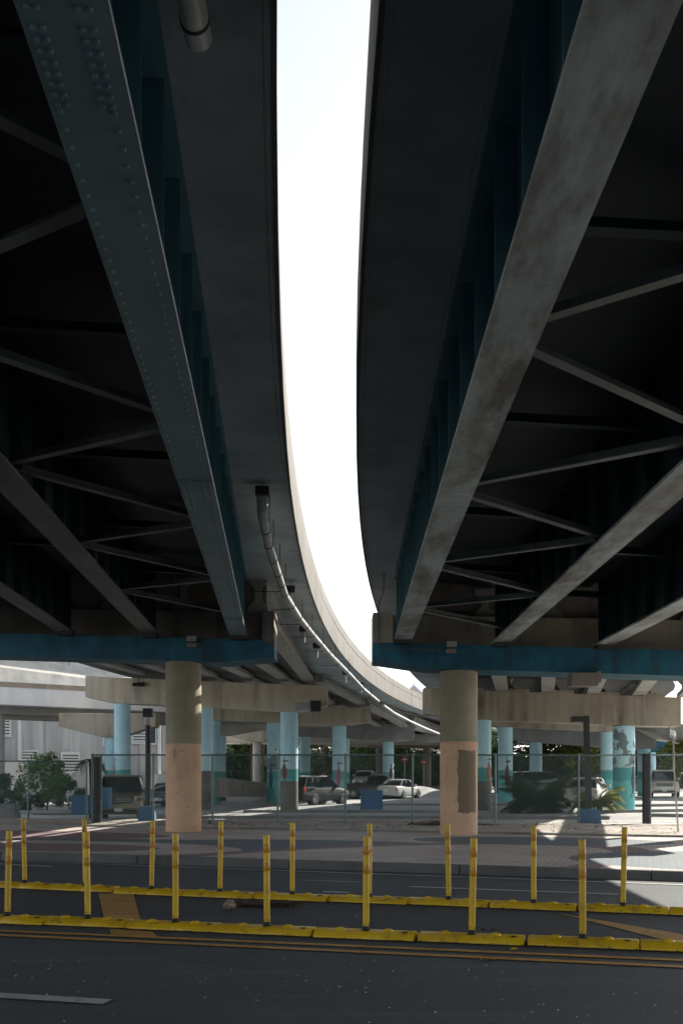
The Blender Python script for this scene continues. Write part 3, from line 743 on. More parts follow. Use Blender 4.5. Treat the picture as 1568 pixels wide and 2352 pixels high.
def pier(label, cols, cap, ab, mats, capmat, group, r=.46, thick=1.1, murals=()):
    X0, Y0 = line_at(cols[0], *ab); root = thing('viaduct_pier', label, 'bridge pier', (X0, Y0, gz(X0, Y0)), 0, group)
    cp = capline(cap, ab); cap_block(root, cp, thick, capmat)
    for i, cx_ in enumerate(cols):
        X, Y = line_at(cx_, *ab)
        zb = None
        for j in range(len(cp)-1):
            if cp[j][0] <= X <= cp[j+1][0]: t = (X-cp[j][0])/(cp[j+1][0]-cp[j][0]); zb = cp[j][3]*(1-t)+cp[j+1][3]*t
        if zb is None: zb = cp[-1][3] if X > cp[-1][0] else cp[0][3]
        co = column(root, X, Y, gz(X, Y)-.15, zb-.004 + (.0), r, mats[i % len(mats)])
        if i < len(murals) and murals[i]:
            mt, a0, zc, h_ = murals[i]
            m = MB(); R_ = r+.006
            def pt(a, z): return Vector((R_*math.sin(a), -R_*math.cos(a), z))
            def stripe(wf, za, zb2, n=10, da=0):
                rg = []
                for q_ in range(n+1):
                    t = q_/n; z = za+(zb2-za)*t; ww = wf(t); rg.append([pt(a0+da*t+(q2/3-1)*ww/r, z) for q2 in range(7)])
                m.sweep(rg, closed=False, cap=False)
            stripe(lambda t: .03+.13*math.sin(math.pi*(t**.8*.92+.04)), zc-h_*.33, zc+h_*.27)
            stripe(lambda t: .022, zc+h_*.25, zc+h_*.52, 3); stripe(lambda t: .03+.17*math.sin(math.pi*t), zc+h_*.33, zc+h_*.40, 4, .3)
            stripe(lambda t: .04*(1-.5*t), zc-h_*.28, zc-h_*.5, 5, .35); stripe(lambda t: .04*(1-.5*t), zc-h_*.28, zc-h_*.47, 5, -.4)
            m.build('painted_figure', M[mt], co, world=False)
    return root, cp
PG = 'concrete piers behind the fence'
pr2, cp2 = pier('second left pier, blue columns under a long stained cap beam, nearest behind the fence', [664, 470, 281], [(196, 1553, 1602), (262, 1557, 1616), (640, 1572, 1634), (690, 1573.5, 1636), (752, 1575, 1621)], B2, [M['bcolg'], M['bcolg2'], M['bcol']], M['conc'], PG,
     murals=[('maroon', -.55, 1.95, 1.35), None, ('pinkm', -1.1, 2.1, 1.3)])
pier('third left pier behind the parked black compact sport utility, two figures painted', [779, 628, 492], [(420, 1612, 1654), (600, 1618, 1660), (780, 1626, 1668), (852, 1627, 1660)], B3, [M['bcol'], M['bcolp'], M['bcol']], M['conc'], PG, murals=[('pinkm', -.1, 1.75, 2.1), ('navy', -.35, 1.65, 2.1)])
pier('fourth left pier with grey cap beam and blue column behind the silver sedan', [891, 790, 700], [(650, 1655, 1692), (790, 1660, 1697), (890, 1664, 1705), (951, 1665, 1700)], B4, [M['bcol']], M['grey_conc'], PG, murals=[('maroon', .5, 2.0, 1.6)])
pier('farthest pier with thin brown columns before the green trees', [980, 872, 745, 1120], [(700, 1692, 1715), (900, 1697, 1719), (1073, 1700, 1722), (1180, 1702, 1724)], B5, [M['conc_dark']], M['conc_dark'], PG, r=.44)
# light overpass piers at left centre
prr, cpr = pier('second right pier, wide stained cap beam on teal columns, nearest right of the salmon column', [1104, 1432], [(974, 1580, 1641), (1060, 1585, 1652), (1400, 1597, 1666), (1480, 1600, 1669), (1564, 1603, 1670)], B2, [M['bcolg'], M['bcolp']], M['conc'], PG, r=.48,
     murals=[('orange', .75, 1.9, 1.5), ('navy', .75, 1.6, 1.9)])
sd2 = MB()
for k in range(5):
    a = onL(1060+104*k, 1583+3.4*k, 49.6, .48); b = onL(1110+104*k, 1584.5+3.4*k, 49.6, .48)
    MB().hexa([a+Vector((0, -.02, -.12)), b+Vector((0, -.02, -.12)), b+Vector((0, .9, -.12)), a+Vector((0, .9, -.12))], [a+Vector((0, -.02, .07)), b+Vector((0, -.02, .07)), b+Vector((0, .9, .07)), a+Vector((0, .9, .07))]).build('beam_seat', M['conc'], prr)
B3r = (66.0, .30)
pier('third right pier, thin cap beam and maroon figure on its turquoise column', [1160, 1396], [(1085, 1640, 1668), (1160, 1644, 1671), (1300, 1650, 1677), (1396, 1655, 1682), (1420, 1656, 1682)], B3r, [M['bcol'], M['bcol']], M['conc'], PG, murals=[('maroon', .1, 1.8, 2.2), None])
pier('fourth right pier with a long pale grey cap beam above the black vehicle', [1230, 1478], [(1174, 1655, 1700), (1230, 1655, 1706), (1384, 1655, 1717), (1500, 1662, 1722), (1507, 1664, 1716)], (76.0, .1), [M['bcol']], M['grey_conc'], PG)
pier('fifth right pier with blue cap beam seen far behind near the arrow sign', [1338, 1493], [(1300, 1690, 1722), (1400, 1694, 1724), (1556, 1702, 1732)], (90.0, .1), [M['bcol']], M['capblue'], PG, murals=[None, ('pinkm', -.3, 1.9, 1.9)])
# beam steps / pedestals on the second caps
# ------------------------------------------------------------------ fittings on the caps
def floodlight(p, label, s_=.15):
    t = thing('floodlight', label, 'light fitting', p); x, y, z = p
    MB().hexa([(x-s_, y-.16, z-.09), (x+s_, y-.16, z-.09), (x+s_*.85, y+.02, z-.05), (x-s_*.85, y+.02, z-.05)], [(x-s_, y-.12, z+.09), (x+s_, y-.12, z+.09), (x+s_*.85, y+.02, z+.09), (x-s_*.85, y+.02, z+.09)]).build('housing', M['iron'], t, bevel=.01)
    MB().add([(x-s_*.86, y-.163+.005, z-.075), (x+s_*.86, y-.163+.005, z-.075), (x+s_*.86, y-.126, z+.075), (x-s_*.86, y-.126, z+.075)], [(0, 1, 2, 3)]).build('lamp_lens', M['lens'], t)
    MB().box((x-.13, y+.0, z-.20), (x+.13, y+.05, z-.10)).build('bracket', M['conc_dark'], t)
X_ = -3.92; floodlight((X_, capfront(X_)-.06, 5.22), 'small floodlight on the left blue cap beam')
X_ = 2.72; floodlight((X_, capfront(X_)-.06, 4.88), 'small floodlight on the right blue cap beam')
p = P(1342, 1561, 24.2-.35); bx_ = thing('junction_box', 'concrete coloured box bolted under the right blue cap beam', 'utility box', p)
MB().box((p.x-.34, p.y-.1, p.z-.17), (p.x+.31, p.y+.35, p.z+.15)).build('box_body', M['conc_dark'], bx_, bevel=.02)
MB().box((p.x+.31, p.y, p.z-.08), (p.x+.40, p.y+.3, p.z+.19)).build('side_bracket', M['conc_dark'], bx_)
p = onL(318, 1573, 49.3, .48); fl2 = thing('floodlight', 'dark wedge floodlight on the left end of the second cap beam', 'light fitting', p)
MB().hexa([p+Vector((-.3, -.25, -.12)), p+Vector((.25, -.25, -.12)), p+Vector((.25, .2, -.1)), p+Vector((-.25, .2, -.1))], [p+Vector((-.28, -.2, .06)), p+Vector((.3, -.2, .1)), p+Vector((.3, .2, .12)), p+Vector((-.25, .2, .1))]).build('housing', M['black'], fl2)
MB().bar(p+Vector((0, .1, .1)), p+Vector((0, .1, .35)), .04, .04).build('stem', M['black'], fl2)
p = onL(712, 1625, 49.0, .48); ub = thing('utility_box', 'two grey boxes under the right end of the second cap beam', 'utility box', p)
MB().box((p.x-.75, p.y-.2, p.z-.16), (p.x-.05, p.y+.25, p.z+.22)).build('box_body', M['grey_conc'], ub, bevel=.01)
MB().box((p.x+.02, p.y-.28, p.z-.24), (p.x+.55, p.y+.2, p.z+.3)).build('box_body', M['black'], ub, bevel=.01)
# conduit looping over the right cap end
cx0 = capfront(1.0)-.03
cp_ = [P(881, 1316, 24.3), P(881, 1350, 24.4), P(879, 1366, 24.6), P(871, 1384, 24.95), P(869, 1400, cx0), P(869, 1470, cx0), P(872, 1482, cx0), P(880, 1489, cx0-.01), P(893, 1491, cx0-.04), P(1014, 1492, capfront(2.5)-.03)]
MBc = MB().tube([Vector(p) for p in cp_], .016, 6); co = MBc.build('conduit', M['galv']); tag(co, 'thin conduit looping down the end of the right blue cap beam', 'conduit')

# ------------------------------------------------------------------ lane separator and posts
def make_post():
    t = thing('delineator_post', 'x', 'delineator post', (0, 0, .062), 0, 'yellow posts on the lane separators')
    MB().lathe((0, 0, 0), [(.032, .055), (.032, .12), (.033, .93), (.031, .936)], 20).build('tube', M['yelpost'], t, world=False, smooth=True)
    for z in (.80, .615):
        MB().lathe((0, 0, 0), [(.0335, z-.045), (.0345, z-.043), (.0345, z+.043), (.0335, z+.045)], 20).build('reflective_band', M['band'], t, world=False, smooth=True)
    MB().lathe((0, 0, 0), [(.06, 0), (.058, .012), (.035, .022), (.03, .05), (.036, .056)], 16).build('base', M['rubber'], t, world=False, smooth=True)
    m = MB()
    for a in range(4): 
        MB().bar((.031*math.cos(a*1.57+.6), .031*math.sin(a*1.57+.6), .075), (.036*math.cos(a*1.57+.6), .036*math.sin(a*1.57+.6), .075), .012, .012).build('bolt', M['rubber'], t, world=False)
    return t
def make_unit():
    t = thing('separator_unit', 'x', 'lane separator', (0, 0, 0), 0, 'yellow separator kerb units')
    hw = .5; prof = [(-.145, 0), (-.145, .018), (-.12, .045), (-.07, .068), (0, .075), (.07, .068), (.12, .045), (.145, .018), (.145, 0)]
    rings = []
    for x, s_ in ((-hw, .90), (-hw+.012, .99), (-.004, 1), (0, .965), (.004, 1), (hw-.012, .99), (hw, .90)):
        rings.append([Vector((x, y*(.5+.5*s_), z*s_)) for y, z in prof])
    MB().sweep(rings).build('kerb_body', M['yel'], t, world=False, smooth=True)
    for i, x in enumerate((-.25, .23)):
        m = MB(); m.lathe((x, -.025, .066), [(.056, 0), (.05, .012), (.03, .024), (.004, .028)], 12); b = m.build('reflector_dome', M['yel'], t, world=False, smooth=True)
        MB().add([(x+.012, -.068, .075), (x+.045, -.048, .075), (x+.035, -.038, .089), (x+.010, -.052, .089)], [(0, 1, 2, 3)]).build('reflector', M['refo'] if i == 0 else M['refw'], b, world=False)
    MB().lathe((.40, -.06, .0655), [(.03, 0), (.03, .006), (.014, .007)], 12).build('bolt_hole', M['rubber'], t, world=False); return t
ORD = ['first', 'second', 'third', 'fourth', 'fifth', 'sixth', 'seventh', 'eighth', 'ninth', 'tenth', 'eleventh', 'twelfth']
post0 = unit0 = None
npx = [(17, 2108), (202, 2110+4), (403, 2123), (613, 2132), (840, 2142), (1083, 2151), (1338, 2160)]
fpx = [(57, 2032), (196, 2038), (348, 2046), (505, 2052), (671, 2058), (848, 2064), (1030, 2070), (1225, 2078), (1430, 2085)]
nd = (nearB-nearA).normalized(); fd = (farB-farA).normalized()
look_near = {0: 'clean yellow post', 3: 'straight yellow post', 5: 'scuffed yellow post'}
for row, pxs, rn, A_, B_, D_ in ((0, npx, 'near', nearA, nearB, nd), (1, fpx, 'far', farA, farB, fd)):
    for i, (x, y) in enumerate(pxs):
        p = G(x, y, .062)
        if post0 is None: post0 = make_post(); o = post0
        else: o = copy_tree(post0)
        o.location = (p.x, p.y, .066); o.rotation_euler = (R(random.uniform(-1.8, 1.8)), R(random.uniform(-.8, 1.0) + (.9 if x < 500 else 0)), random.random()*6)
        n_ = len(pxs)
        o['label'] = '%s post from the left in the %s separator row' % (ORD[i], 'nearer' if row == 0 else 'farther')
        if row == 0 and i == 0: o['label'] = 'yellow post standing at the left end of the nearer separator row'
        if row == 0 and i == 6: o['label'] = 'yellow post standing at the right end of the nearer separator row'
        if row == 1 and i == 8: o['label'] = 'yellow post standing at the right end of the farther separator row'
    n_ = len(pxs); gap = (G(*pxs[-1], .06)-G(*pxs[0], .06)).length/(n_-1); ang = math.atan2(D_.y, D_.x)
    cnt = 0
    for i in range(-1, n_+1):
        if i < 0: c_ = G(*pxs[0], .06) - D_*gap
        elif i >= n_: c_ = G(*pxs[-1], .06) + D_*gap
        else: c_ = G(*pxs[i], .06)
        if unit0 is None: unit0 = make_unit(); o = unit0
        else: o = copy_tree(unit0)
        o.location = (c_.x, c_.y, .012 if row else .010); o.rotation_euler = (0, 0, ang + R(random.uniform(-.4, .4))); o.scale = (gap/1.012, 1, 1)
        rn_ = 'nearer' if row == 0 else 'farther'
        if i < 0: o['label'] = 'yellow kerb unit cut off at the left picture edge, %s row' % rn_
        elif i >= n_: o['label'] = 'yellow kerb unit cut off at the right picture edge, %s row' % rn_
        else: o['label'] = 'yellow kerb unit under the %s post of the %s row' % (ORD[i], rn_)
# ------------------------------------------------------------------ chain link fence
def fence(label, px_posts, Yf, zt, zb, thick=()):
    pts = [Vector(((x-CX)*Yf/F, Yf, 0)) for x in px_posts]; x0, x1 = pts[0].x, pts[-1].x
    root = thing('chain_link_fence', label, 'fence', (x0, Yf, zb))
    MB().tube([(x0, Yf, zt), (x1, Yf, zt)], .024, 8).build('top_rail', M['galv'], root, smooth=True)
    for p in pts: MB().tube([(p.x, Yf, zb-.25), (p.x, Yf, zt+.05)], .034, 8).build('post', M['galv'], root, smooth=True)
    m = MB(); s_ = .085; h_ = zt-zb-.05; k = x0 - h_; r_ = .0032
    while k < x1:
        for sg in (1, -1):
            a = [k, zb+.05] if sg == 1 else [k, zt]; b = [k+h_, zt] if sg == 1 else [k+h_, zb+.05]
            xa, za, xb_, zb_ = a[0], a[1], b[0], b[1]
            if xa < x0: za += (x0-xa)*sg; xa = x0
            if xb_ > x1: zb_ -= (xb_-x1)*sg; xb_ = x1
            if xb_ - xa > .02: 
                n = len(m.v); d = Vector((1, 0, sg)).normalized(); q = Vector((-d.z, 0, d.x))*r_; yy = Yf+.03+.004*sg
                A = Vector((xa, yy, za)); B = Vector((xb_, yy, zb_)); e = Vector((0, r_, 0))
                m.add([A-q, A+e*1, A+q, B-q, B+e, B+q], [(0, 1, 4, 3), (1, 2, 5, 4), (2, 0, 3, 5)])
        k += s_
    k = x0
    while k < x1:
        m.bar((k, Yf+.03, zt), (k+.03, Yf+.03, zt+.045), .005, .005); k += s_
    m.bar((x0, Yf+.03, zb+.06), (x1, Yf+.03, zb+.06), .006, .006)
    m.build('wire_mesh', M['galv'], root)
    return root
fence('long chain-link fence running across behind the two salmon piers', [212, 352, 488, 638, 793, 947, 1137, 1328, 1480, 1632], 31.0, 2.29, .13)
fence('chain-link fence at the far left before the leafy shrub', [-110, 65, 199], 34.6, 2.16, .10)
def gatepost(x, Y, zt, zb, label, wd=.26):
    X = (x-CX)*Y/F; t = thing('gate_post', label, 'gate post', (X, Y, zb), 0)
    MB().box((X-wd/2, Y-.1, zb-.2), (X+wd/2, Y+.1, zt)).build('post', M['black'], t, bevel=.02)
    MB().tube([(X+wd/2+.06, Y, zb-.2), (X+wd/2+.06, Y, zt+.05)], .04, 8).build('side_tube', M['galv'], t)
    m = MB()
    for k in range(4): m.box((X+wd/2-.01, Y-.03, zb+.2+k*.5), (X+wd/2+.1, Y+.03, zb+.26+k*.5))
    m.build('hinges', M['galv'], t)
gatepost(222, 30.9, 2.24, .13, 'thick dark gate post at the left end of the long fence', .15); gatepost(1482, 30.8, 2.33, .15, 'dark double gate post in the fence near the road sign', .16)

# ------------------------------------------------------------------ planters and lamp posts
def planter(x, y, wd, ht, label, top=.82, Y=None, mat='bluep', dp=.8):
    p = GB(x, y) if Y is None else Vector(((x-CX)*Y/F, Y, H-(y-HY)*Y/F)); t = thing('planter_block', label, 'concrete block', p)
    a = wd/2; b = a*top; d = wd*dp/2
    MB().hexa([p+Vector(v) for v in ((-a, -d, 0), (a, -d, 0), (a, d, 0), (-a, d, 0))], [p+Vector(v) for v in ((-b, -d*top, ht), (b, -d*top, ht), (b, d*top, ht), (-b, d*top, ht))]).build('block', M[mat], t, bevel=.03)
    MB().box((p.x-.05, p.y-.02, p.z+ht-.01), (p.x+.05, p.y+.08, p.z+ht+.04)).build('lifting_lug', M['iron'], t)
    return p, t
planter(853, 1861, 1.12, .98, 'square blue concrete block left of the silver sedan', .96)
planter(1354, 1899, .66, .55, 'tapered blue concrete footing under the right dark lamp post', .80, 31.6)
planter(338, 1893, .56, .56, 'blue concrete footing of the left dark lamp post', .82, 32.3)
planter(196, 1873, .85, .70, 'blue block behind the thick gate post left of the gold vehicle', .97, 35.5)
planter(232, 1858, .75, .8, 'blue block between the gate post and the gold vehicle', .97, 38)
planter(527, 1822, .9, .75, 'small blue block against the low wall under the dark bush', .95)
planter(888-4, 1836, 1.5, .9, 'blue block in shadow beneath the grey pickup truck', .97); 
planter(18, 1881, .78, .52, 'grey concrete wheel block at the left picture edge', .82, 35.6, 'kerb')
def lamp(x, Y, ztop, z0, kind, label, pw=.17):
    X = (x-CX)*Y/F; t = thing('lamp_post', label, 'lamp post', (X, Y, z0))
    if kind == 'arm':
        MB().hexa([(X-pw/2+.04, Y-pw/2, z0), (X+pw/2+.04, Y-pw/2, z0), (X+pw/2+.04, Y+pw/2, z0), (X-pw/2+.04, Y+pw/2, z0)], [(X-pw/2-.05, Y-pw/2, ztop), (X+pw/2-.05, Y-pw/2, ztop), (X+pw/2-.05, Y+pw/2, ztop), (X-pw/2-.05, Y+pw/2, ztop)]).build('pole', M['black'], t, bevel=.01)
        MB().box((X-.52, Y-.12, ztop-.20), (X-.135, Y+.12, ztop-.02)).build('lamp_head', M['black'], t, bevel=.015)
        MB().box((X-.45, Y-.08, ztop-.215), (X-.2, Y+.08, ztop-.198)).build('lamp_lens', M['lens'], t)
    else:
        MB().tube([(X, Y, z0), (X, Y, ztop-.55)], [.10, .085], 12).build('pole', M['black'], t, smooth=True)
        MB().lathe((X, Y, 0), [(.05, ztop-.56), (.13, ztop-.53), (.145, ztop-.28)], 12).build('lamp_shade', M['lens'], t, smooth=True)
        MB().box((X-.15, Y-.15, ztop-.29), (X+.15, Y+.15, ztop+.0)).build('lamp_head', M['black'], t, bevel=.02)
lamp(1349, 31.6, 3.55, .55, 'arm', 'dark square lamp post with short arm in the right blue footing')
lamp(340, 32.3, 3.83, .6, 'top', 'dark round lamp post with boxy head beside the gold vehicle')

# ------------------------------------------------------------------ road signs
SYY = 25.6; SXX = (1546-CX)*SYY/F
sg_ = thing('road_sign', 'sign post with a small arrow plate and an edge-on octagon at the right', 'road sign', (SXX, SYY, SW))
MB().bar((SXX+.13, SYY, SW-.1), (SXX+.02, SYY, 1.75), .045, .03).bar((SXX+.02, SYY, 1.75), (SXX-.01, SYY, 2.85), .045, .03).build('post', M['galvp'], sg_)
a = R(62)   # arrow plate turned to the side
dx, dy = math.cos(a)*.31, math.sin(a)*.31
pl = [Vector((SXX-.03-dx, SYY-.05-dy*.6, 2.62)), Vector((SXX-.03+dx, SYY-.05+dy*.6, 2.55)), Vector((SXX-.03+dx, SYY-.05+dy*.6, 2.79)), Vector((SXX-.03-dx, SYY-.05-dy*.6, 2.90))]
nrm = (pl[1]-pl[0]).cross(pl[3]-pl[0]).normalized()
if nrm.y > 0: nrm = -nrm
ap = MB().extr(pl, -nrm*.012).build('arrow_plate', M['black'], sg_)
def onpl(u, v): return pl[0] + (pl[1]-pl[0])*u + (pl[3]-pl[0])*v + nrm*.006
wm = MB(); u_ = [(.06, .3), (.62, .3), (.62, .12), (.95, .5), (.62, .88), (.62, .7), (.06, .7)]
wm.add([onpl(*q) for q in u_], [(0, 1, 5, 6), (1, 2, 3), (1, 3, 5), (3, 4, 5)]); wm.build('white_arrow', M['white'], ap)
bm_ = MB()
for k in range(5): bm_.add([onpl(.14+k*.10, .38)+nrm*.003, onpl(.19+k*.10, .38)+nrm*.003, onpl(.19+k*.10, .62)+nrm*.003, onpl(.14+k*.10, .62)+nrm*.003], [(0, 1, 2, 3)])
bm_.build('arrow_lettering', M['black'], ap)
oc = MB(); r_ = .38; oa = R(74); V = []
for k in range(8):
    t = k*math.pi/4+math.pi/8; V.append(Vector((SXX-.02+r_*math.cos(t)*math.cos(oa), SYY-.03+r_*math.cos(t)*math.sin(oa), 2.10+r_*math.sin(t)*1.0)))
oc.extr(V, (.012, 0, 0)); oc.build('octagon_back', M['galvp'], sg_)
def no_entry(x, y, Y, label):
    p = P(x, y, Y); t = thing('road_sign', label, 'road sign', (p.x, Y, 0))
    MB().tube([(p.x, Y+.03, -.1), (p.x, Y+.03, p.z+.3)], .04, 8).build('post', M['galvp'], t)
    V = [p+Vector((.31*math.cos(k*math.pi/4+.39), 0, .31*math.sin(k*math.pi/4+.39))) for k in range(8)]
    f = MB().extr(V, (0, .02, 0)).build('sign_plate', M['red'], t)
    MB().box((p.x-.20, Y-.012, p.z-.045), (p.x+.20, Y-.002, p.z+.045)).build('white_bar', M['white'], f)
no_entry(929, 1746, 93, 'left one of two red road signs far under the bridge'); no_entry(973, 1752, 97, 'right one of two red road signs, beside the brown column')

# ------------------------------------------------------------------ cars
def loft_body(m, st, gc, W):
    rings = []
    for (x, kw, zt, zb) in st:
        w = W/2*kw; zm = zb+(zt-zb)*.35; zs = zb+(zt-zb)*.80
        half = [(0, zb), (w*.80, zb), (w*.97, zb+.07), (w, zm), (w*.985, zs), (w*.90, zt-.012), (w*.55, zt+.015), (0, zt+.025)]
        rings.append([Vector((x, y, z)) for y, z in half] + [Vector((x, -y, z)) for y, z in half[-2:0:-1]])
    m.sweep(rings)
SPEC = {
 # L, W, H, body stations (x from front, width factor, top z, bottom z); cabin: cowl x, windscreen top x, roof rear x, rear glass base x; belt z
 'sedan': dict(L=4.75, W=1.8, H=1.45, r=.33, wx=(.88, 3.62), st=[(0, .72, .58, .28), (.12, .90, .66, .2), (.6, .98, .76, .2), (1.25, 1, .90, .2), (2.4, 1, .93, .2), (3.6, 1, .97, .2), (4.35, .98, .98, .22), (4.66, .92, .93, .26), (4.75, .82, .85, .32)], cab=(1.2, 2.0, 3.2, 4.1), belt=.93),
 'suv': dict(L=4.6, W=1.82, H=1.70, r=.36, wx=(.85, 3.6), st=[(0, .74, .72, .32), (.1, .90, .86, .25), (.7, .98, .98, .24), (1.15, 1, 1.05, .24), (2.4, 1, 1.08, .24), (3.8, 1, 1.12, .24), (4.45, .98, 1.12, .28), (4.6, .9, 1.05, .34)], cab=(1.1, 1.75, 4.05, 4.52), belt=1.07),
 'bigsuv': dict(L=5.1, W=1.98, H=1.86, r=.40, wx=(.95, 4.0), st=[(0, .86, .92, .36), (.1, .96, 1.08, .30), (.8, .99, 1.15, .28), (1.35, 1, 1.18, .28), (3.0, 1, 1.20, .28), (4.4, 1, 1.22, .28), (5.0, .98, 1.2, .3), (5.1, .93, 1.1, .4)], cab=(1.3, 2.0, 4.6, 5.03), belt=1.18),
 'truck': dict(L=5.6, W=1.95, H=1.80, r=.40, wx=(.95, 4.4), st=[(0, .86, .92, .36), (.1, .95, 1.05, .32), (.8, .99, 1.12, .30), (1.4, 1, 1.15, .30), (3.2, 1, 1.15, .30), (4.6, 1, 1.15, .30), (5.5, .99, 1.15, .36), (5.6, .97, 1.1, .42)], cab=(1.35, 2.0, 3.2, 3.45), belt=1.14),
 'hatch': dict(L=4.3, W=1.76, H=1.48, r=.32, wx=(.8, 3.4), st=[(0, .74, .6, .3), (.1, .9, .7, .22), (.6, .98, .82, .2), (1.1, 1, .93, .2), (2.3, 1, .96, .2), (3.5, 1, 1.0, .2), (4.15, .97, 1.0, .24), (4.3, .88, .9, .32)], cab=(1.05, 1.8, 3.5, 4.2), belt=.95)}
def car(kind, label, cat, x, y, heading, col, Y=None, group='cars parked behind the fence', plate=True, roofrack=False, grille='black', metal=.35, name='parked_car', loc=None):
    s = SPEC[kind]; p = GB(x, y) if loc is None else Vector(loc)
    root = thing(name, label, cat, p, heading, group); L, W, Hh = s['L'], s['W'], s['H']
    paint_ = carpaint('car_paint_%s' % kind, col, metal)
    xo = -L/2
    def T(st): return [(a+xo, b, c, d) for a, b, c, d in st]
    m = MB(); loft_body(m, T(s['st']), .2, W); body = m.build('body', paint_, root, world=False, smooth=True)
    c0, c1, c2, c3 = [v+xo for v in s['cab']]; bz = s['belt']; wb = W/2*.93; wt = W/2*.72
    bot = [Vector((c0, -wb*.9, bz-.06)), Vector((c0, wb*.9, bz-.06)), Vector((c3, wb*.88, bz)), Vector((c3, -wb*.88, bz))]
    m = MB(); n = 8; rings = []
    secs = [(c0-.05, c0, .90, bz-.08, bz-.02), (c0, c1, .97, 0, 0)]
    # greenhouse as a loft of cross-sections
    def sec(x, zt, kb=1.0):
        k = (zt-bz)/(Hh-bz) if Hh > bz else 1; k = max(0, min(1, k)); w2 = wb + (wt-wb)*k
        half = [(0, bz-.1), (wb*kb, bz-.1), (wb*kb, bz-.01), (w2*.985, zt-.05 if zt-.05 > bz else bz), (w2*.85, zt-.008), (0, zt+.012)]
        return [Vector((x, y, z)) for y, z in half] + [Vector((x, -y, z)) for y, z in half[-2:0:-1]]
    m.sweep([sec(c0, bz+.0, .93), sec(lerp(Vector((c0, 0, 0)), Vector((c1, 0, 0)), .55).x, bz+(Hh-bz)*.62), sec(c1, Hh-.02), sec((c1+c2)/2, Hh), sec(c2, Hh-.04), sec(c3, bz+.03, .93)])
    m.build('window_glass', M['glass'], root, world=False, smooth=True)
    m = MB()
    m.sweep([[Vector((xx, -wt*kk, z)), Vector((xx, -wt*.6, z+.022)), Vector((xx, 0, z+.03)), Vector((xx, wt*.6, z+.022)), Vector((xx, wt*kk, z)), Vector((xx, wt*kk, z-.04)), Vector((xx, -wt*kk, z-.04))] for xx, z, kk in ((c1-.06, Hh-.025, .9), (c1+.1, Hh, .98), ((c1+c2)/2, Hh+.012, 1), (c2-.1, Hh-.015, .98), (c2+.08, Hh-.06, .9))])
    m.build('roof', paint_, root, world=False, smooth=True)
    m = MB()
    for sy in (-1, 1):
        for (xa, xb_) in ((c0+.02, c1), ((c0*.42+c3*.58), (c1*.45+c2*.55)), (c3-.05, c2)):
            MB().bar((xa, sy*(wb*.955), bz-.03), (xb_, sy*(wt*.985), Hh-.03), .075, .03, (0, 1, 0)).build('pillar', paint_, root, world=False)
        if kind in ('suv', 'bigsuv'): MB().bar((c3-.75, sy*(wb*.955), bz-.03), (c2-.55, sy*(wt*.985), Hh-.03), .16, .03, (0, 1, 0)).build('pillar', paint_, root, world=False)
    if roofrack:
        for sy in (-1, 1): MB().bar((c1+.2, sy*wt*.82, Hh+.06), (c2-.1, sy*wt*.82, Hh+.05), .035, .035).build('roof_rail', M['chrome'], root, world=False)
    r_ = s['r']
    for wx in s['wx']:
        for sy in (-1, 1):
            X = wx+xo; w = MB(); a = Vector((X, sy*(W/2-.20), r_)); b = Vector((X, sy*(W/2+.004), r_))
            MB().tube([Vector((X, sy*(W/2-.3), r_+.03)), Vector((X, sy*(W/2-.012), r_+.03))], r_+.06, 20).build('wheel_arch', M['trim'], root, world=False)
            wh = MB().tube([a, lerp(a, b, .06), lerp(a, b, .94), b], [r_*.94, r_, r_, r_*.94], 20).build('wheel', M['tyre'], root, world=False, smooth=True)
            rm = MB(); rm.tube([b, b+Vector((0, sy*.006, 0))], r_*.12, 10)
            for k in range(7):
                t = k*2*math.pi/7; rm.bar(b+Vector((.04*math.cos(t), sy*.004, .04*math.sin(t))), b+Vector((r_*.62*math.cos(t), sy*.002, r_*.62*math.sin(t))), .05, .014, (0, 1, 0))
            for k in range(18):
                t = k*2*math.pi/18; t2 = (k+1)*2*math.pi/18; rm.bar(b+Vector((r_*.64*math.cos(t), sy*.003, r_*.64*math.sin(t))), b+Vector((r_*.64*math.cos(t2), sy*.003, r_*.64*math.sin(t2))), .02, .04, (0, 1, 0))
            rm.build('rim', M['rim'], wh, world=False)
    fz = s['st'][1][2]; rz = s['st'][-1][2]; zb = s['st'][0][3]
    for sy in (-1, 1):
        MB().hexa([(xo-.05+.005, sy*W*.30, fz-.24), (xo-.05+.10, sy*W*.44, fz-.24), (xo-.05+.30, sy*W*.45, fz-.22), (xo-.05+.30, sy*W*.30, fz-.22)] if sy > 0 else [(xo-.05+.10, sy*W*.44, fz-.24), (xo-.05+.005, sy*W*.30, fz-.24), (xo-.05+.30, sy*W*.30, fz-.22), (xo-.05+.30, sy*W*.45, fz-.22)],
                  [(xo-.05+.04, sy*W*.30, fz-.06), (xo-.05+.14, sy*W*.45, fz-.05), (xo-.05+.35, sy*W*.455, fz-.05), (xo-.05+.30, sy*W*.30, fz-.06)] if sy > 0 else [(xo-.05+.14, sy*W*.45, fz-.05), (xo-.05+.04, sy*W*.30, fz-.06), (xo-.05+.30, sy*W*.30, fz-.06), (xo-.05+.35, sy*W*.455, fz-.05)]).build('headlight', M['head'], root, world=False)
        if kind in ('suv', 'bigsuv', 'truck'): MB().box((-xo-.16, sy*W*.455-.07, rz-.28), (-xo-.005, sy*W*.455+.07, rz+.08)).build('tail_light', M['tail'], root, world=False, bevel=.02)
        else: MB().box((-xo-.24, min(sy*W*.29, sy*W*.465), rz-.20), (-xo-.01, max(sy*W*.29, sy*W*.465), rz-.03)).build('tail_light', M['tail'], root, world=False, bevel=.03)
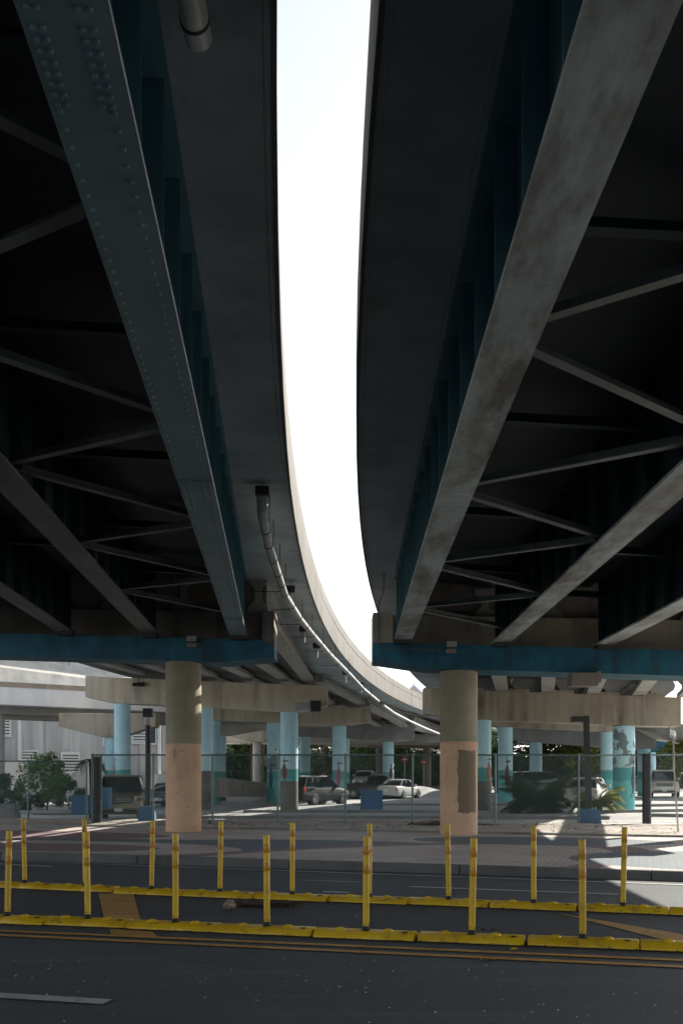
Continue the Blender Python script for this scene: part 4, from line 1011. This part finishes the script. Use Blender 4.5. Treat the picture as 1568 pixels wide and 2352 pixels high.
        mi = MB().box((c0+.28, sy*(W/2+.03)-.09, bz+.02), (c0+.42, sy*(W/2+.03)+.09, bz+.17)).build('mirror', paint_, root, world=False, bevel=.03)
    if kind in ('suv', 'bigsuv', 'truck'):
        MB().box((-xo-.06, -W*.40, .44), (-xo+.03, W*.40, .62)).build('rear_bumper', M['trim'], root, world=False, bevel=.03)
        MB().box((xo-.02, -W*.42, .38), (xo+.08, W*.42, .56)).build('front_bumper', paint_, root, world=False, bevel=.03)
    gr_ = MB().box((xo-.03, -W*.27, fz-.32), (xo+.08, W*.27, fz-.09)).build('grille', M['trim'], root, world=False, bevel=.02)
    sl = MB()
    if grille == 'slots':
        for k in range(8): sl.box((xo-.045, -W*.27+k*W*.27*2/7.0-.022, fz-.31), (xo+.02, -W*.27+k*W*.27*2/7.0+.022, fz-.09))
        sl.build('grille_bars', paint_, gr_, world=False)
    else:
        for k in range(3): sl.box((xo-.042, -W*.25, fz-.27+k*.07), (xo+.01, W*.25, fz-.255+k*.07))
        sl.build('grille_bars', M['chrome'], gr_, world=False)
    MB().box((-xo-.01, -.16, rz-.28), (-xo+.012, .16, rz-.13)).build('licence_plate', M['white'], root, world=False)
    MB().box((xo-.045, -.16, .42), (xo-.028, .16, .55)).build('licence_plate', M['white'], root, world=False)
    MB().box((xo-.03, -W*.36, zb+.02), (xo+.06, W*.36, zb+.13)).build('lower_grille', M['trim'], root, world=False, bevel=.02)
    return root
# heading: car front points to local -x; rotate so that the front faces the wanted direction
FT = R(90)       # front faces the camera
car('bigsuv', 'dark gold sport utility facing us beside the left lamp post', 'suv', 281, 1884, R(99), (.20, .16, .11), name='parked_suv')
car('sedan', 'dark sedan mostly hidden between the left lamp post and salmon column', 'car', 388, 1853, R(80), (.03, .035, .045))
car('sedan', 'small dark blue sedan seen from the side beyond the low wall', 'car', 571, 1805, R(4), (.06, .08, .12), name='parked_car')
car('suv', 'black compact sport utility with roof rails, rear three-quarter view', 'suv', 727, 1850, R(233), (.035, .036, .036), roofrack=True, name='parked_suv')
car('sedan', 'silver white sedan seen from behind right of the blue block', 'car', 917, 1836, R(243), (.55, .58, .58), metal=.2)
car('sedan', 'white sedan facing us far away above the grey pickup', 'car', 838, 1808, R(80), (.6, .62, .62), metal=.1)
car('truck', 'long grey pickup truck in shadow behind the blue block', 'pickup truck', 862, 1815, R(172), (.075, .072, .068), name='pickup_truck', loc=((862-CX)*76.3/F, 76.3, 0))
car('sedan', 'pale car far away near the left red sign', 'car', 932, 1805, R(100), (.5, .53, .55), metal=.1)
car('bigsuv', 'large black sport utility side-on behind the dark cycad', 'suv', 1243, 1836, R(186), (.02, .022, .026), name='parked_suv')
car('hatch', 'silver grey hatchback seen from behind left of the right lamp post', 'car', 1350, 1853, R(246), (.42, .41, .39))
car('bigsuv', 'pale champagne sport utility with slotted grille facing us at the right', 'suv', 1521, 1832, R(75), (.52, .47, .40), grille='slots', roofrack=True, name='parked_suv')
car('sedan', 'grey car side-on between the gate post and the turquoise column', 'car', 1452, 1824, R(176), (.10, .115, .13))
car('suv', 'blue sport utility glimpsed far beyond the right lamp post', 'suv', 1376, 1812, R(95), (.10, .16, .25), name='parked_suv')
car('sedan', 'pale car half hidden by foliage at the far left', 'car', 78, 1836, R(20), (.45, .47, .48))

# ------------------------------------------------------------------ vegetation
def leaf(m, c, s_, rnd=random):
    a = Vector((rnd.gauss(0, 1), rnd.gauss(0, 1), rnd.gauss(0, .6))).normalized(); b = a.cross(Vector((rnd.gauss(0, 1), rnd.gauss(0, 1), rnd.gauss(0, 1)))).normalized()
    l = s_*rnd.uniform(.7, 1.3); w_ = l*.45
    m.add([c-a*l*.5, c+b*w_*.5, c+a*l*.5, c-b*w_*.5], [(0, 1, 2, 3)])
def crown(c, rx, rz, nclump, nleaf, ls, bias=.75):
    m = MB(); c = Vector(c); cl = []
    for _ in range(nclump):
        d = Vector((random.gauss(0, 1), random.gauss(0, 1), random.gauss(0, 1))).normalized(); k = random.uniform(.25, 1)**.6
        p = c + Vector((d.x*rx*k, d.y*rx*k, d.z*rz*k)); cr = random.uniform(.16, .34)*min(rx, rz*1.3); cl.append((p, cr))
    for _ in range(nleaf):
        p, cr = random.choice(cl); d = Vector((random.gauss(0, 1), random.gauss(0, 1), random.gauss(0, .8))).normalized()*cr*random.uniform(.4, 1.15)
        leaf(m, p+d, ls)
    return m, cl
def tree(name, label, base, h, rx, rz, nclump, nleaf, ls, mat, group=None, tr=.12, low=.35, cat='tree'):
    base = Vector(base); root = thing(name, label, cat, base, 0, group)
    cc = base + Vector((0, 0, h-rz)); m, cl = crown(cc, rx, rz, nclump, nleaf, ls); m.build('crown', M[mat], root)
    t = MB(); fork = base + Vector((random.uniform(-.1, .1), 0, max(.2, (h-2*rz)*.9+.15)))
    t.tube([base-Vector((0, 0, .2)), lerp(base, fork, .5)+Vector((.05, 0, 0)), fork], [tr*1.3, tr, tr*.9], 8)
    for p, cr in cl[:9]: t.tube([fork, lerp(fork, p, .5)+Vector((random.uniform(-.1, .1), 0, .1)), p], [tr*.6, tr*.35, tr*.12], 6)
    t.build('trunk', M['bark'], root, smooth=True); return root
b_ = GB(105, 1863); tree('shrub', 'tall leafy shrub in front of the grey building behind the left fence', b_, 3.25, 1.55, 1.5, 40, 5200, .17, 'leaf', None, .06, cat='shrub')
b_ = GB(160, 1862); tree('shrub', 'smaller leafy shrub just left of the gate post', b_, 1.8, 1.0, .85, 20, 1900, .15, 'leafd', None, .04, cat='shrub')
b_ = GB(62, 1862); tree('shrub', 'dark low bush beneath the tall leafy shrub', b_, 1.6, 1.2, .8, 22, 2600, .16, 'leafd', None, .04, cat='shrub')
b_ = GB(0, 1858); tree('shrub', 'dark bush cut off by the left picture edge', b_, 2.3, 1.3, 1.1, 24, 2600, .17, 'leafd', None, .05, cat='shrub')
b_ = GB(530, 1818); tree('shrub', 'dark round bush against the low wall before the blue sedan', b_, 3.1, 2.0, 1.5, 34, 4200, .22, 'leafd', None, .08, cat='shrub')
def fronds(name, label, base, hub_z, n, ln, droop, mat, cat, trunk_r=.0, leaflet=.22, up=.6, leafn=13):
    base = Vector(base); root = thing(name, label, cat, base); m = MB(); hub = base+Vector((0, 0, hub_z))
    if trunk_r: MB().tube([base-Vector((0, 0, .2)), base+Vector((.04, 0, hub_z*.5)), hub], [trunk_r*1.2, trunk_r, trunk_r*.9], 9).build('trunk', M['bark'], root, smooth=True)
    for k in range(n):
        a = k*2.399+random.uniform(-.2, .2); u = random.uniform(-.15, 1)*up; l = ln*random.uniform(.75, 1.1); d = Vector((math.cos(a), math.sin(a), 0))
        pts = []
        for i in range(7):
            t = i/6; pts.append(hub + d*l*t*(1-.15*t) + Vector((0, 0, l*(u*t - droop*t*t))))
        m.tube(pts, [.016*ln*(1-.8*i/6) for i in range(7)], 4, False)
        sd_ = Vector((-d.y, d.x, 0))
        for i in range(2, leafn*1+1):
            t = i/leafn; f = t*6; j = min(5, int(f)); p = lerp(pts[j], pts[j+1], f-j); ll = leaflet*ln*math.sin(math.pi*min(1, t*.85+.15))**.6
            for s_ in (-1, 1):
                tip = p + sd_*s_*ll*.85 + d*ll*.45 + Vector((0, 0, -ll*random.uniform(.15, .6))); w_ = d*.028*ln
                m.add([p-w_, p+w_, tip], [(0, 1, 2)])
    m.build('fronds', M[mat], root); return root
b_ = GB(1232, 1868); fronds('cycad', 'big dark cycad in shadow before the black sport utility', b_, .45, 110, 1.85, .50, 'frond', 'cycad', .14, .30, 1.15, 17)
b_ = GB(1372, 1869); fronds('cycad', 'sunlit yellow-green palm clump behind the right lamp post footing', b_, .45, 60, 1.45, .60, 'leafy', 'palm', .10, .28, 1.1, 15)
b_ = Vector(((208-CX)*36.2/F, 36.2, -.1)); fronds('palm_tree', 'short palm with drooping fronds behind the thick gate post', b_, 2.35, 22, .75, 1.05, 'frond', 'palm', .07, .35, .5, 12)
for (x, y, Y, lab) in ((578, 1700, 96, 'left one of the two slim palms before the white building'), (604, 1694, 99, 'right one of the two slim palms before the white building')):
    p = P(x, y, Y); fronds('palm_tree', lab, (p.x, Y, 0), p.z, 16, 1.5, .9, 'frond', 'palm', .13, .3, .6, 10)
TG = 'trees beyond the parking lot'
for i, (x, Y, h, rx, mt, lab) in enumerate([
    (668, 112, 6.6, 3.2, 'leafd', 'dark tree left of the second left pier column'),
    (730, 104, 7.2, 3.4, 'leafd', 'dark tree behind the black compact sport utility'),
    (790, 118, 8.0, 4.0, 'leafd', 'dark tree directly behind the third left pier'),
    (835, 110, 8.6, 3.6, 'leaf', 'bright green tree above the white sedan facing us'),
    (900, 122, 8.0, 3.8, 'leafd', 'dark tree behind the fourth left pier column'),
    (940, 112, 8.4, 3.4, 'leaf', 'green tree above the red road signs'),
    (1010, 125, 8.2, 4.0, 'leafd', 'dark tree beside the brown column near the salmon pier'),
    (1085, 100, 7.5, 3.4, 'leaf', 'tree filling the gap right of the salmon column'),
    (1140, 92, 8.5, 2.8, 'leafd', 'narrow dark tree behind the turquoise column with the maroon figure'),
    (1205, 96, 6.0, 2.8, 'leafd', 'low dark tree left of the far turquoise column'),
    (1280, 88, 6.9, 3.6, 'leafd', 'broad dark tree above the black sport utility'),
    (1345, 84, 5.6, 2.6, 'leafy', 'sun-flecked yellow-green tree behind the right lamp post'),
    (1400, 98, 7.6, 3.4, 'leafd', 'dark tree between the right lamp post and the turquoise column'),
    (1500, 105, 7.2, 3.6, 'leafd', 'dark tree above the grey side-on car'),
    (1575, 70, 4.4, 2.0, 'leafy', 'pale green bush behind the champagne sport utility at the right edge'),
    (1630, 100, 7.0, 3.5, 'leafd', 'dark tree cut off by the right picture edge')]):
    X = (x-CX)*Y/F; tree('tree', lab, (X, Y, gz(X, Y)), h, rx, h*.44, 24, 1500, .42, mt, TG, .16)
hg = MB(); 
for i in range(16000):
    X = random.uniform(-16, 58); Yh = 128+random.uniform(-2, 2)+abs(X)*.05; hg_ = 5.6+1.6*math.sin(X*.45)+.9*math.sin(X*1.3)
    leaf(hg, Vector((X, Yh, random.uniform(.05, 1)**.8*hg_)), 1.0 if i % 3 else 1.9)
tag(hg.build('distant_foliage', M['leafd']), 'dark mass of foliage closing the view far behind the parked cars', 'foliage', None, 'stuff')

# ------------------------------------------------------------------ background structures
# ramp at the left
rp = thing('ramp', 'sunlit white ramp crossing in front of the grey building at the left', 'ramp', (-25, 62, 0))
RU = Vector((.83, .555, 0)).normalized(); RV = Vector((-RU.y, RU.x, 0)); RO = Vector((-21.2, 62, 0))
def rpath(t, back, z):
    p = RO + RU*t + RV*(back) ; return Vector((p.x, p.y, z))
def rprof(prof):
    return [[rpath(t, b, z - .004*max(0, t+10)) for b, z in prof] for t in (-60, -30, -10, 0, 10, 20, 26)]
MB().sweep(rprof([(0, 6.2), (0, 7.32), (.2, 7.32), (.4, 6.2)])).build('parapet', M['ramp_white'], rp)
MB().sweep(rprof([(-.05, 7.322), (-.05, 7.62), (.28, 7.62), (.28, 7.322)])).build('parapet_top', concrete('brown_stained_coping', (.42, .34, .26), st=.6), rp)
MB().sweep(rprof([(.36, 6.15), (8.8, 6.15), (8.8, 6.5), (.36, 6.5)])).build('deck', M['soffit'], rp)
for k in range(4): MB().sweep(rprof([(1.2+2.1*k, 5.7), (1.65+2.1*k, 5.7), (1.65+2.1*k, 6.148), (1.2+2.1*k, 6.148)])).build('beam', M['igird'], rp)
def hammer(label, xl_, xr_, xc, yt, ybt, ybc, Y, cw, mat, cm):
    pc = P(xc, 1800, Y); t = thing('ramp_pier', label, 'bridge pier', (pc.x, Y, gz(pc.x, Y)), 0, 'hammerhead ramp piers')
    a = P(xl_, yt, Y); b = P(xr_, yt, Y); al = P(xl_, ybt, Y); br = P(xr_, ybt, Y); cl_ = P(xc-cw*.6, ybc, Y); cr_ = P(xc+cw*.6, ybc, Y)
    MB().extr([v-Vector((0, .7, 0)) for v in (a, al, cl_, cr_, br, b)], (0, 1.4, 0)).build('cap_beam', M[mat], t, bevel=.03)
    column(t, pc.x, Y, gz(pc.x, Y)-.2, cl_.z-.004, cw/2*Y/F, M[cm], 28)
hammer('hammerhead pier with stained cap under the white ramp at left', 142, 362, 258, 1641, 1671, 1695, 63, 34, 'conc', 'bcol')
hammer('pale hammerhead pier in the gap right of the left salmon column', 470, 640, 505, 1650, 1672, 1692, 76, 28, 'conc_pale', 'bcolg')
hammer('small far hammerhead pier before the white building', 520, 680, 590, 1668, 1690, 1706, 90, 20, 'conc', 'conc_pale')
hammer('pale square column pier at the extreme left picture edge', -120, 8, -10, 1606, 1620, 1640, 64, 40, 'conc_pale', 'conc_pale')
o2 = thing('ramp', 'pale far ramp deck glimpsed between the left piers', 'ramp', (-4, 92, 0))
MB().hexa([(-14, 91, 4.9), (20, 96, 4.9), (20, 103, 4.9), (-14, 98, 4.9)], [(-14, 91, 5.9), (20, 96, 5.6), (20, 103, 5.6), (-14, 98, 5.9)]).build('deck', M['conc_pale'], o2)
# ramp on the right
o3 = thing('ramp', 'sunlit pale ramp deck behind the arrow sign at the right edge', 'ramp', (24, 72, 0))
a = P(1440, 1672, 74); b = P(1700, 1722, 62)
MB().hexa([a, b, b+Vector((3, 8, 0)), a+Vector((0, 8, 0))], [a+Vector((0, 0, .95)), b+Vector((0, 0, .95)), b+Vector((3, 8, .95)), a+Vector((0, 8, .95))]).build('deck', M['conc_pale'], o3)
MB().bar(P(1470, 1664, 73.5), P(1700, 1700, 61.5), .5, .5).build('edge_beam', M['conc_pale'], o3)
# grey building at the left
BO = Vector((-26.7, 78, 0))
bd = thing('building', 'grey ribbed building with white louvred windows at the far left', 'building', BO)
def wq(t, n, z): p = BO + RU*t - RV*n; return Vector((p.x, p.y, z))     # n metres proud of the wall
def wbox(t0, t1, n0, n1, z0, z1, m=None):
    m = m or MB(); return m.hexa([wq(t0, n1, z0), wq(t1, n1, z0), wq(t1, n0, z0), wq(t0, n0, z0)], [wq(t0, n1, z1), wq(t1, n1, z1), wq(t1, n0, z1), wq(t0, n0, z1)])
def wt(x): k = (x-CX)/F; return (k*BO.y - BO.x)/(RU.x - k*RU.y)
def wz(x, y): Y = BO.y + RU.y*wt(x); return H-(y-HY)*Y/F
wbox(-45, 15.5, -14, 0, -.4, 15).build('wall', M['facade'], bd)
rb = MB(); t = -44.5
while t < 14.5: wbox(t, t+.85, .002, .12, 0, 11.5, rb); t += 2.0
rb.build('ribs', M['facade'], bd)
MB().add([wq(-46, .13, 9.2), wq(15.8, .13, 8.9), wq(15.8, 2.6, 8.4), wq(-46, 2.6, 8.7), wq(-46, .13, 13.5), wq(15.8, .13, 10.2), wq(15.8, 2.6, 8.8), wq(-46, 2.6, 9.1)], [(0, 1, 2, 3), (4, 5, 6, 7), (0, 1, 5, 4), (1, 2, 6, 5), (2, 3, 7, 6), (3, 0, 4, 7)]).build('sloping_canopy', M['conc_pale'], bd)
def win(x0, y0, x1, y1, kind='louvre'):
    t0, t1 = wt(x0), wt(x1); z0, z1 = wz(x0, y1), wz(x0, y0)
    f = wbox(t0-.14, t1+.14, .121, .22, z0-.14, z1+.14).build('window', M['white'], bd)
    wbox(t0, t1, .222, .25, z0, z1).build('louvres', M[kind], f)
win(8, 1648, 20, 1690); win(48, 1728, 82, 1758); win(142, 1732, 178, 1775); win(50, 1626, 105, 1634); win(304, 1682, 336, 1706); win(336, 1668, 354, 1708, 'window'); win(238, 1738, 246, 1750, 'window'); win(238, 1698, 246, 1712, 'window')
for x in (42, 362): MB().tube([wq(wt(x), .35, 7.5), wq(wt(x), .35, .2)], .16, 8).build('downpipe', M['white'], bd)
wbox(wt(-70), wt(34), .2, 4, -.3, 2.9).build('annexe', M['white'], bd)
wbox(wt(330), 15.4, .2, 3, -.3, 1.9).build('annexe', M['white'], bd)
wb_ = thing('building', 'bright white low building behind the two slim palms', 'building', (-9, 135, 0))
MB().box((-19, 132, -.3), (-4.5, 146, 6.6)).build('wall', M['white'], wb_)
MB().box((-11.4, 131.8, .6), (-9.4, 131.99, 3.0)).build('red_door', M['red'], wb_)
MB().box((-8, 131.8, 2.2), (-7, 131.99, 4.4)).build('window', M['window'], wb_)
MB().box((-15, 131.8, 2.2), (-13, 131.99, 4.4)).build('window', M['window'], wb_)
# low walls inside the lot
def lowwall(x0, x1, y, ht, label, th=.25):
    a, b = GB(x0, y), GB(x1, y); t = thing('low_wall', label, 'wall', a)
    MB().bar(a+Vector((0, 0, ht/2)), b+Vector((0, 0, ht/2)), th, ht+.2).build('wall_body', M['conc_dark'], t); MB().bar(a+Vector((0, 0, ht+.12)), b+Vector((0, 0, ht+.12)), th+.1, .06).build('coping', M['kerb'], t)
lowwall(500, 640, 1828, .85, 'low wall under the dark blue sedan and round bush'); lowwall(940, 1040, 1825, .6, 'low concrete wall right of the silver sedan')
# playground-like blue frame
bf = thing('blue_frame', 'small bright blue frame standing on the sunny lot at the far left', 'frame', GB(180, 1835))
q = GB(180, 1835)
for dx in (-.35, .35): MB().bar(q+Vector((dx*1.3, 0, 0)), q+Vector((dx, 0, 2.0)), .13, .13).build('leg', M['bin'], bf)
MB().bar(q+Vector((-.4, 0, 1.5)), q+Vector((.4, 0, 1.5)), .13, .13).build('crossbar', M['bin'], bf)
# distant tower; its pale colour stands in for haze
TY = 900; tp = P(950, 1600, TY); tw = thing('tower', 'hazy stepped tower with a spire far away above the curving deck', 'tower', (tp.x, TY, 0))
MB().box((tp.x-14, TY-14, 0), (tp.x+14, TY+14, P(950, 1594, TY).z)).build('shaft', M['conc_pale'], tw)
z1 = P(950, 1594, TY).z; z2 = P(950, 1583, TY).z; z3 = P(950, 1557, TY).z
mm = MB()
for k in range(5): mm.box((tp.x-7+k*1.3, TY-7+k*1.3, z1+(z2-z1)*k/5*1.6), (tp.x+7-k*1.3, TY+7-k*1.3, z1+(z2-z1)*(k+1)/5*1.6))
mm.build('stepped_crown', M['galvp'], tw); MB().tube([(tp.x, TY, z2), (tp.x, TY, z3)], [1.0, .3], 6).build('spire', M['galvp'], tw)
q = P(965, 1612, 700); MBq = MB().box((q.x-14, 700, 0), (q.x+12, 720, P(965, 1604, 700).z)); tag(MBq.build('tower_block', M['conc_pale']), 'flat pale block in front of the hazy spire tower', 'building')

# ------------------------------------------------------------------ litter and debris
def crumple(p, s_, mat, name, label, cat, flat=.8):
    m = MB(); n = 7; V = []; Fc = []
    for i in range(n+1):
        for j in range(10):
            th = math.pi*i/n; ph = j*2*math.pi/10; r_ = s_*random.uniform(.7, 1.15)
            V.append(Vector(p)+Vector((r_*math.sin(th)*math.cos(ph), r_*math.sin(th)*math.sin(ph), s_*flat+r_*flat*math.cos(th))))
    for i in range(n):
        for j in range(10): a = i*10+j; b = i*10+(j+1) % 10; Fc.append((a, b, b+10, a+10))
    m.add(V, Fc); o = m.build(name, mat); tag(o, label, cat); return o
q = G(527, 2093); crumple(q+Vector((0, 0, .0)), .075, M['paper'], 'paper_bag', 'crumpled brown paper bag on the median by the far yellow kerb', 'litter', .9)
def twigs(p, n, ln, name, label, spread=.3, mat='dead', flat=.03, ang=None):
    m = MB(); p = Vector(p)
    for i in range(n):
        a = random.uniform(0, 6.28) if ang is None else ang+random.uniform(-.3, .3); c_ = p+Vector((random.uniform(-1, 1)*spread, random.uniform(-.3, .3)*spread, random.uniform(.005, flat)))
        l = ln*random.uniform(.4, 1); d = Vector((math.cos(a), math.sin(a), random.uniform(-.1, .2)))*l/2
        m.tube([c_-d, c_+Vector((0, 0, l*.08)), c_+d], [.008, .01, .004], 4)
        if i % 2: leaf(m, c_+d+Vector((0, 0, .01)), l*.3)
    o = m.build(name, M[mat]); tag(o, label, 'debris'); return o
twigs(G(610, 2084), 26, .5, 'fallen_branch', 'dry twigs lying along the far yellow kerb beside the paper bag', .36, ang=-.3, flat=.02)
twigs(P(988, 1900, 29.2)*1.0, 26, .9, 'palm_debris', 'dark heap of dead fronds on the dirt below the fence', .55, flat=.12)
twigs(P(1085, 1902, 29.5), 16, .8, 'palm_debris', 'small scatter of dead fronds left of the right salmon column', .7, flat=.08)
def ll(x, y, n, sp, mat, label, s_=.06):
    p = G(x, y); m = MB()
    for _ in range(n):
        c_ = Vector((p.x+random.gauss(0, sp), p.y+random.gauss(0, sp*.5), .014)); a = random.uniform(0, 6.28); d = Vector((math.cos(a), math.sin(a), .15))*s_; e = Vector((-d.y, d.x, .02))*.4
        m.add([c_-d, c_+e, c_+d, c_-e], [(0, 1, 2, 3)])
    tag(m.build('fallen_leaf', M[mat]), label, 'leaf')
ll(1133, 2208, 4, .03, 'oleaf', 'orange fallen leaf on the double yellow line'); ll(1180, 2184, 3, .03, 'yel', 'yellow plastic scrap between the kerb and the double yellow line', .04)
ll(590, 2020+25, 1, .01, 'white', 'white scrap of paper on the far lane', .07); ll(1118, 2140, 3, .05, 'dead', 'brown leaf on the median at right', .03)
def gsc(name, label, n, f, mat, s0, s1):
    m = MB()
    for _ in range(n):
        x, y, z = f(); s_ = random.uniform(s0, s1); c_ = Vector((x, y, z)); a = random.uniform(0, 6.28)
        d = Vector((math.cos(a), math.sin(a), random.uniform(-.2, .5)))*s_; e = Vector((-math.sin(a), math.cos(a), random.uniform(-.3, .3)))*s_*.5
        m.add([c_-d, c_+e, c_+d, c_-e], [(0, 1, 2, 3)])
    tag(m.build(name, M[mat]), label, 'debris', None, 'stuff')
def fd_():
    u = random.uniform(-2, 24); p = L2(KA, u, SD+.3, 0); return p.x, random.uniform(p.y+.2, max(p.y+.6, 31.5)), SW+.06
gsc('leaf_litter', 'dead leaves scattered along the dirt strip below the fence', 1500, fd_, 'dead', .02, .055)
def fr_():
    return random.uniform(-4, 5), random.uniform(5.3, 8.7), .012
gsc('road_grit', 'tiny pale chips scattered on the near lane', 420, lambda: fr_(), 'refw', .004, .015)
def fk_():
    t = random.uniform(-.2, 1.2); p = lerp(nearA, nearB, t) if random.random() < .5 else lerp(farA, farB, t); return p.x, p.y-.17-abs(random.gauss(0, .04)), .018
gsc('kerb_grime', 'dark crumbs gathered at the foot of the yellow kerbs', 700, fk_, 'dead', .006, .022)
